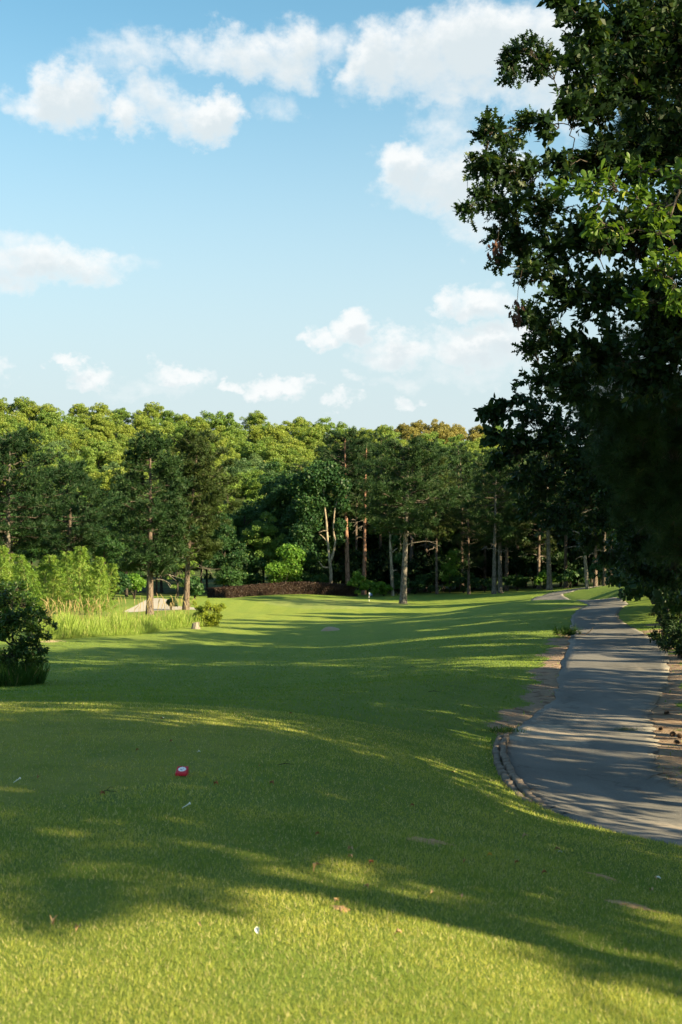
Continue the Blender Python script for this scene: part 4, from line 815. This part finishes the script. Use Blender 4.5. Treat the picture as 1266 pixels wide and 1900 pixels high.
# ------------------------------------------------------------------ purple hedge, clipped
def hedge():
    S = crom([tuple(at(px, D)[:2]) for px, D in [(392,130),(430,131.5),(480,133.5),(530,135),(580,136),(625,137),(660,137)]], 10); n = len(S); rg = np.random.default_rng(33)
    T = nrm(np.gradient(S, axis=0)); N = np.c_[-T[:, 1], T[:, 0]]; z = zg(S[:, 0], S[:, 1]) - .15; top = np.interp(np.linspace(0, 1, n), [0, .25, .6, 1], [1.05, 1.1, 1.25, 1.15]) + .15
    base = Vector((S[n // 2][0], S[n // 2][1], z[n // 2])); t = thing('hedge', 'long clipped dark purple hedge along the back of the green', 'hedge', base); sec = [(-.75, 0), (-.78, .6), (-.72, .92), (-.55, 1), (.55, 1), (.72, .92), (.78, .6), (.75, 0)]
    V = np.array([[S[i][0] + N[i][0] * s, S[i][1] + N[i][1] * s, z[i] + top[i] * h] for i in range(n) for s, h in sec]) - np.array(base); k = len(sec)
    F = [[i * k + j, i * k + j + 1, (i + 1) * k + j + 1, (i + 1) * k + j] for i in range(n - 1) for j in range(k - 1)]
    c = np.array([S.mean(0)[0], S.mean(0)[1], 0]); mb = MB(); Vc = V.copy().reshape(n, k, 3); m_ = Vc.mean(1, keepdims=True); Vc = m_ + (Vc - m_) * .93; mb.add(Vc.reshape(-1, 3), F); mb.add(Vc[0], [list(range(k))]); mb.add(Vc[-1], [list(range(k))[::-1]])
    obj('core', mb.mesh('core', M['hedge_core'], True), t)
    Vg = V.reshape(n, k, 3); q = 26000; i = rg.integers(0, n - 1, q); j = rg.choice(k - 1, q, p=np.array([3, 2, 1, 3, .6, .6, .8]) / 11.0); u = rg.uniform(0, 1, (q, 1)); v = rg.uniform(0, 1, (q, 1))
    A = Vg[i, j] * (1 - u) + Vg[i + 1, j] * u; B = Vg[i, j + 1] * (1 - u) + Vg[i + 1, j + 1] * u; P = A * (1 - v) + B * v; nn = nrm(np.cross(Vg[i + 1, j] - Vg[i, j], Vg[i, j + 1] - Vg[i, j]))
    nn = np.where(((P - m_[i, 0]) * nn).sum(1, keepdims=True) < 0, -nn, nn)
    for e in (0, n - 1):                                  # the ends
        w = 700; ang = Vg[e].mean(0) + (Vg[e][rg.integers(0, k, w)] - Vg[e].mean(0)) * rg.uniform(0, 1, (w, 1)) ** .6; P = np.vstack([P, ang]); d = np.r_[T[e], 0] * (-1 if e == 0 else 1); nn = np.vstack([nn, np.tile(d, (w, 1))])
    P = P + nn * rg.normal(0, .035, (len(P), 1)); mb = MB(); scatter(mb, DIAMOND_V, DIAMOND_F, P, rnd_dirs(rg, len(P)), nn + rnd_dirs(rg, len(P)) * .8, .10 * rg.uniform(.6, 1.4, len(P)))
    obj('foliage', mb.mesh('foliage', M['hedge_leaf']), t)
hedge()

# ------------------------------------------------------------------ flagstick
def flagstick():
    D = 119; b = at(685, D); s = D / FPX; b.z = max(b.z, EYE + (HY - 1116) * s - .02) if False else b.z; t = thing('flagstick', 'small flagstick with blue flag and banded pole on the green', 'flagstick', b)
    top = EYE + (HY - 1099) * s - b.z; white = plain('pole_white', (.55, .55, .53), .4); black = plain('pole_black', (.02, .02, .025), .4); blue = plain('flag_blue', (.06, .12, .3), .7)
    zs = np.linspace(0, top, 6)
    for i in range(5): mb = MB(); tube(mb, [(0, 0, zs[i]), (0, 0, zs[i + 1])], .03, 8); obj('pole_band', mb.mesh('pole_band', white if i % 2 == 0 else black), t)
    mb = MB(); xs = np.linspace(0, .30, 7); V = []
    for th in (-.006, .006):
        for x in xs: V += [(x, .06 * math.sin(x * 14) + th, top - .28 - x * .25), (x, .06 * math.sin(x * 14) + th, top - x * .45)]
    F = [[2 * i, 2 * i + 2, 2 * i + 3, 2 * i + 1] for i in range(6)] + [[14 + 2 * i + 1, 14 + 2 * i + 3, 14 + 2 * i + 2, 14 + 2 * i] for i in range(6)]; mb.add(V, F); obj('flag', mb.mesh('flag', blue, True), t)
flagstick()

# ------------------------------------------------------------------ tee marker
def tee_marker():
    b = gp(338, 1440); b.z += .004; t = thing('tee_marker', 'red tee marker block with a white emblem disc on the mown tee', 'tee marker', b, R(-3)); w, d, hf, hb = .044, .045, .024, .062
    V = [(-w,-d,0),(w,-d,0),(w,d,0),(-w,d,0),(-w,-d,hf),(w,-d,hf),(w,d,hb),(-w,d,hb)]; bm = __import__('bmesh').new(); vs = [bm.verts.new(v) for v in V]
    for f in [(0,1,5,4),(1,2,6,5),(2,3,7,6),(3,0,4,7),(4,5,6,7),(3,2,1,0)]: bm.faces.new([vs[i] for i in f])
    __import__('bmesh').ops.bevel(bm, geom=list(bm.edges), offset=.006, segments=3, profile=.6, affect='EDGES'); me = bpy.data.meshes.new('body'); bm.to_mesh(me); bm.free(); me.materials.append(plain('marker_red', (.50, .014, .03), .4, .4, .1)); obj('body', me, t)
    sl_ = math.atan2(hb - hf, 2 * d); up = np.array([0, -math.sin(sl_), math.cos(sl_)]); ay = np.array([0, math.cos(sl_), math.sin(sl_)]); ax_ = np.array([1., 0, 0]); c0 = np.array([0, 0, (hf + hb) / 2])
    def patch(name, pts, h, mat):
        n = len(pts); P = np.array([c0 + ax_ * x + ay * y for x, y in pts]); mb = MB(); mb.add(np.vstack([P - up * .002, P + up * h]), [[i, (i + 1) % n, n + (i + 1) % n, n + i] for i in range(n)]); mb.add(P + up * h, [list(range(n))]); return obj(name, mb.mesh(name, mat), t)
    a = np.linspace(0, 2 * math.pi, 40, endpoint=False); patch('disc', [(.030 * math.cos(q), .030 * math.sin(q) + .003) for q in a], .002, plain('disc_white', (.78, .80, .82), .35, .4, .04))
    ink = plain('emblem_ink', (.08, .12, .2), .5)
    def arc(c, r0, r1, a0, a1, k=10): q = np.linspace(a0, a1, k); return [(c[0] + r1 * math.cos(v), c[1] + r1 * math.sin(v)) for v in q] + [(c[0] + r0 * math.cos(v), c[1] + r0 * math.sin(v)) for v in q[::-1]]
    patch('emblem', arc((-.002, .001), .006, .0105, 2.2, 5.2), .003, ink); patch('emblem', arc((.004, .006), .004, .007, -1.2, 1.6), .003, ink); patch('emblem', [(-.004, -.012), (.010, -.008), (.010, -.0105), (-.004, -.0145)], .003, ink)
tee_marker()

# ------------------------------------------------------------------ fallen things on the grass and path
M['straw_leaf'] = plain('straw_leaf', (.42, .28, .15), .8, .15, .3, 30); M['rust_leaf'] = plain('rust_leaf', (.30, .11, .05), .8, .15, .3, 30); M['white_scrap'] = plain('white_scrap', (.78, .77, .70), .6); M['gold_leaf'] = plain('gold_leaf', (.5, .27, .03), .7); M['cone'] = plain('cone', (.09, .06, .042), .9, .1, .4, 40); M['dead_leaf'] = plain('dead_leaf', (.075, .035, .025), .85); M['twig'] = plain('twig', (.04, .03, .022), .9)
def curl_leaf(seed, mat):
    rg = np.random.default_rng(seed); V, F = strip_leaf([(0, .01), (.12, .03), (.3, .2), (.42, .12), (.6, .26), (.75, .12), (1, .01)], .7); V = np.array(V); V[:, 2] += .28 * np.sin(V[:, 1] * 3.0) + rg.normal(0, .03, len(V)); V[:, 1] -= .5
    V[:, 2] -= V[:, 2].min(); mb = MB(); mb.add(V, F); return mb.mesh('fallen_leaf', M[mat])
LF = {k: [curl_leaf(600 + i * 3 + j, k) for j in range(3)] for i, k in enumerate(['straw_leaf', 'rust_leaf', 'gold_leaf'])}
def lay(name, me, px, py, size, label, cat, group=None, lift=.02):
    b = gp(px, py); b.z += lift; o = obj(name, me, None, b); o.scale = (size,) * 3; o.rotation_euler = (RG.normal(0, .25), RG.normal(0, .25), RG.uniform(0, 6.28)); return tag(o, label, cat, group)
lay('fallen_leaf', LF['straw_leaf'][0], 97, 1733, .075, 'largest pale tan fallen leaf on the sunlit grass', 'leaf', lift=.035)
lay('fallen_leaf', LF['gold_leaf'][0], 909, 1598, .04, 'golden orange fallen leaf on shaded grass', 'leaf', lift=.03)
for i, (px, py) in enumerate([(372,1731),(145,1742),(625,1688),(799,1669),(740,1748),(975,1562),(1035,1588),(1218,1640),(1210,1665),(680,1660),(855,1678),(650,1603),(650,1590)]): lay('fallen_leaf', LF['straw_leaf'][i % 3], px, py, RG.uniform(.035, .055), 'small tan curled leaf lying on the near grass', 'leaf', 'tan leaves on the grass', .03)
for i, (px, py) in enumerate([(690,1615),(960,1612),(765,1505),(318,1383),(256,1400),(402,1466),(540,1330),(480,1430),(190,1485),(1010,1632),(590,1560),(505,1465),(460,1270),(840,1440),(70,1452),(860,1610),(300,1340)]): lay('fallen_leaf', LF['rust_leaf'][i % 3], px, py, RG.uniform(.035, .055), 'small rust brown leaf lying on shaded grass', 'leaf', 'rust leaves on the grass', .03)
def scrap():
    rg = np.random.default_rng(5); V, F = strip_leaf([(0, .12), (.3, .28), (.7, .3), (1, .1)], .5); V = np.array(V); V[:, 2] += rg.normal(0, .08, len(V)) + .15; mb = MB(); mb.add(V, F); return mb.mesh('scrap', M['white_scrap'])
SCR = scrap()
lay('paper_scrap', SCR, 480, 1750, .036, 'crumpled white scrap on the sunlit grass', 'scrap', lift=.035)
for i, (px, py) in enumerate([(1036,1588),(1218,1636),(372,1401),(305,1336)]): lay('paper_scrap', SCR, px, py, .03, 'tiny pale scrap on the shaded grass', 'scrap', 'pale scraps on the grass', .025)
def golf_tee():
    mb = MB(); tube(mb, [(0, 0, 0), (0, 0, .03), (0, 0, .042), (0, 0, .05)], [.0012, .0026, .0035, .0065], 10); return mb.mesh('golf_tee', M['white_scrap'], True)
GT = golf_tee()
for px, py, l in [(338,1506,'white golf tee leaning in the grass below the red marker'),(25,1458,'white golf tee lying on the mown tee ground')]:
    o = lay('golf_tee', GT, px, py, 1.3, l, 'golf tee', lift=.02); o.rotation_euler = (.9, .5, 1)
def cone_mesh():
    rg = np.random.default_rng(12); mb = MB(); V = []; F = []
    tube(mb, [(0, 0, 0), (0, 0, .02), (0, 0, .05), (0, 0, .09), (0, 0, .10)], [.012, .026, .03, .018, .004], 10)
    for i in range(60):
        a = i * 2.4; z = .005 + .09 * i / 60; r = .03 * math.sin(min(1, (z + .02) / .07) * 1.6) + .004; d = np.array([math.cos(a), math.sin(a), 0]); s = np.array([-d[1], d[0], 0]); c = np.array([0, 0, z])
        mb.add([c + d * r * .5 - s * .008, c + d * r * .5 + s * .008, c + d * (r + .016) + s * .006 + [0, 0, .01], c + d * (r + .016) - s * .006 + [0, 0, .01]], [[0, 1, 2, 3]])
    return mb.mesh('pine_cone', M['cone'])
CN = cone_mesh()
for px, py, sz in [(1232,1327,.9),(1222,1357,.75),(1245,1368,.8),(1262,1382,.85),(1264,1372,.75)]:
    o = lay('pine_cone', CN, px, py, sz, 'dark pine cone on the bare soil beside the path', 'pine cone', 'pine cones by the path', .03); o.rotation_euler.x = 1.3
lay('fallen_leaf', LF['straw_leaf'][1], 591, 1624, .06, 'curled brown leaf alone on the shaded grass above the sunlit patch', 'leaf', None, .03)
def twigs():
    for i, (px, py, l) in enumerate([(200,1478,'dark forked twig on the mown tee'),(530,1426,'dark twig with bits of bark beyond the red marker'),(805,1287,'thin dark twig on the grassy bank'),(715,1247,'short dark stick on the fairway slope'),(765,1241,'crooked dark stick on the fairway slope'),(990,1473,'black twig lying at the kerb on asphalt')]):
        rg = np.random.default_rng(700 + i); b = gp(px, py); s = .6 * (b.y / 14) ** .5; mb = MB(); P = np.array([(-.12, 0, .01), (-.03, .02, .03), (.05, -.01, .025), (.13, .03, .01)]) * s; P[:, :2] += rg.normal(0, .012 * s, (4, 2)); tube(mb, P, np.array([.006, .006, .005, .002]) * s, 5); tube(mb, np.array([P[1], P[1] + [.05 * s, .05 * s, .02], P[1] + [.09 * s, .06 * s, .01]]), [.004 * s, .003 * s, .001], 4)
        o = obj('twig', mb.mesh('twig', M['twig'], True), None, (b.x, b.y, b.z + .025)); tag(o, l, 'twig')
twigs()
def pine_bough():
    b = gp(1062, 1183); t = thing('fallen_bough', 'fallen green pine bough lying across the path edge', 'bough', b + Vector((0, 0, .03)), R(8)); rg = np.random.default_rng(15); mb = MB(); tube(mb, [(-.2, 0, .1), (.15, 0, .08), (.45, .02, .06), (.62, .05, .16), (.75, .08, .3)], [.012, .016, .016, .012, .006], 6); obj('stick', mb.mesh('stick', M['twig'], True), t)
    k = 30; P = np.c_[rg.normal(-.18, .2, k), rg.normal(0, .14, k), rg.uniform(.03, .16, k)]; c = MB(); needle_tufts(c, rg, P, nrm(rg.normal(0, .5, (k, 3)) + [-.2, 0, .5]), .3, .005, 26); obj('needles', c.mesh('needles', M['tuft_blade']), t)
pine_bough()
def tuft(px, py, n, h, label, w=.1):
    b = gp(px, py); rg = np.random.default_rng(int(px)); mb = MB(); P = np.c_[rg.normal(0, w, n), rg.normal(0, w * .5, n), np.zeros(n)]; scatter(mb, BLADE[0], BLADE[1], P, nrm(np.c_[rg.normal(0, .6, (n, 2)), np.ones(n)]), rnd_dirs(rg, n), h * rg.uniform(.5, 1.1, n), 0, .6)
    tag(obj('grass_tuft', mb.mesh('grass_tuft', M['tuft_blade']), None, (b.x, b.y, b.z + .02)), label, 'grass tuft')
tuft(1163, 1358, 160, .07, 'small green grass tuft growing in the asphalt'); tuft(935, 1362, 260, .12, 'ragged grass tuft above the end of the kerb', .14)
def mound():
    b = gp(614, 1170); rg = np.random.default_rng(2); n = 14; V = []
    for z, r in ((-.05, .5), (.08, .36), (.15, .2), (.18, .06)): V += [(r * (1 + rg.normal(0, .12)) * math.cos(q), r * .8 * (1 + rg.normal(0, .12)) * math.sin(q), z + rg.normal(0, .012)) for q in np.linspace(0, 6.283, n, endpoint=False)]
    mb = MB(); mb.add(V, [[k * n + i, k * n + (i + 1) % n, (k + 1) * n + (i + 1) % n, (k + 1) * n + i] for k in range(3) for i in range(n)]); mb.add(V[-n:], [list(range(n))]); tag(obj('soil_heap', mb.mesh('soil_heap', plain('soil', (.36, .27, .19), .95), True), None, b), 'small tan heap of soil on the fairway', 'soil heap')
mound()
# withered sprays hanging from the oak
for px, py, l in [(922,452,'brown withered leaf spray hanging at the oak\'s outer edge'),(958,565,'dead leaf spray dangling on a thin twig below the oak')]:
    D = 13.6; p = PX(px, py, D); rg = np.random.default_rng(px); t = thing('dead_spray', l, 'leaf spray', p); mb = MB(); tube(mb, [(.06, 0, .36), (.02, 0, .15), (0, 0, -.15)], [.004, .003, .002], 4); obj('twig', mb.mesh('twig', M['twig']), t); k = 34; mb = MB(); P = np.c_[rg.normal(0, .035, k), rg.normal(0, .035, k), rg.uniform(-.2, .06, k)]
    scatter(mb, SIMPLE_V, SIMPLE_F, P, nrm(rnd_dirs(rg, k) * .5 + [0, 0, -1]), rnd_dirs(rg, k), .09 * rg.uniform(.6, 1.1, k)); obj('foliage', mb.mesh('foliage', M['dead_leaf']), t)

# ------------------------------------------------------------------ grass blades near the tee
def turf():
    rg = np.random.default_rng(90); mb = MB()
    def zone(n, D0, D1, pw, hmin, hmax, wd, bend, mi=0, fade=None):
        u = rg.uniform(0, 1, n); D = (D0 ** pw + u * (D1 ** pw - D0 ** pw)) ** (1 / pw); x = rg.uniform(-1, 1, n) * (690 * D / FPX + 1.7)
        dirt, pd = dirt_f(x, D); tee = tee_w(x, D) > rg.uniform(.05, .95, n); patch = .5 + .5 * np.sin(x * 5.1 + 2 * np.sin(D * 3.3)) * np.sin(D * 4.3 + x * 2)
        ok = (pd > .01) & (rg.uniform(0, 1, n) > np.clip((dirt - .3) * 1.9, 0, .97)); 
        if fade: ok &= rg.uniform(0, 1, n) > np.clip((D - fade) / (D1 - fade), 0, 1)
        x, D, tee, patch, pd = x[ok], D[ok], tee[ok], patch[ok], pd[ok]; n = len(x)
        h = rg.uniform(hmin, hmax, n) * np.where(tee, .85, 1) * (.75 + .4 * patch) * (np.clip((D1 + 8 - D) / (D1 - fade), .3, 1) if fade else 1) * np.where(pd < .25, 1.5, 1); P = np.c_[x, D, zg(x, D) - .004 ]
        a = nrm(np.c_[rg.normal(0, .42, (n, 2)), np.ones(n)]); s = nrm(np.cross(a, np.c_[rg.normal(0, 1, (n, 2)), np.zeros(n)])) * (wd * D * rg.uniform(.6, 1.3, n))[:, None]; f = np.cross(a, s); f = nrm(f); H = h[:, None]
        for sel, mm in ((~tee, mi), (tee, 2)):
            P_, s_, a_, f_, H_ = P[sel], s[sel], a[sel], f[sel], H[sel]; n_ = len(P_); b = mb.n
            if n_ == 0: continue
            if bend:
                V = np.stack([P_ - s_, P_ + s_, P_ + a_ * H_ * .55 + s_ * .8, P_ + a_ * H_ * .95 + f_ * H_ * .35, P_ + a_ * H_ * .55 - s_ * .8], 1).reshape(-1, 3); i = np.arange(n_)[:, None] * 5; mb.add(V, i + np.array([0, 1, 2, 4]), mm); mb.F.append((i + np.array([4, 2, 3]) + b, mm))
            else:
                V = np.stack([P_ - s_, P_ + s_, P_ + a_ * H_ + f_ * H_ * .3], 1).reshape(-1, 3); mb.add(V, np.arange(n_)[:, None] * 3 + np.array([0, 1, 2]), mm)
    zone(235000, 3.2, 6.2, .6, .014, .034, .00032, False)
    zone(135000, 6.2, 8.5, .6, .014, .034, .00032, False)
    zone(200000, 8.5, 18, .6, .016, .036, .00032, False)
    zone(115000, 18, 64, .5, .025, .05, .00042, False, 1, 26)
    kind(tag(obj('grass', mb.mesh('grass', [M['turf_blade'], M['turf_far'], M['turf_tee']])), 'short green grass blades of the lawn around the tee', 'grass'), 'stuff')
turf()
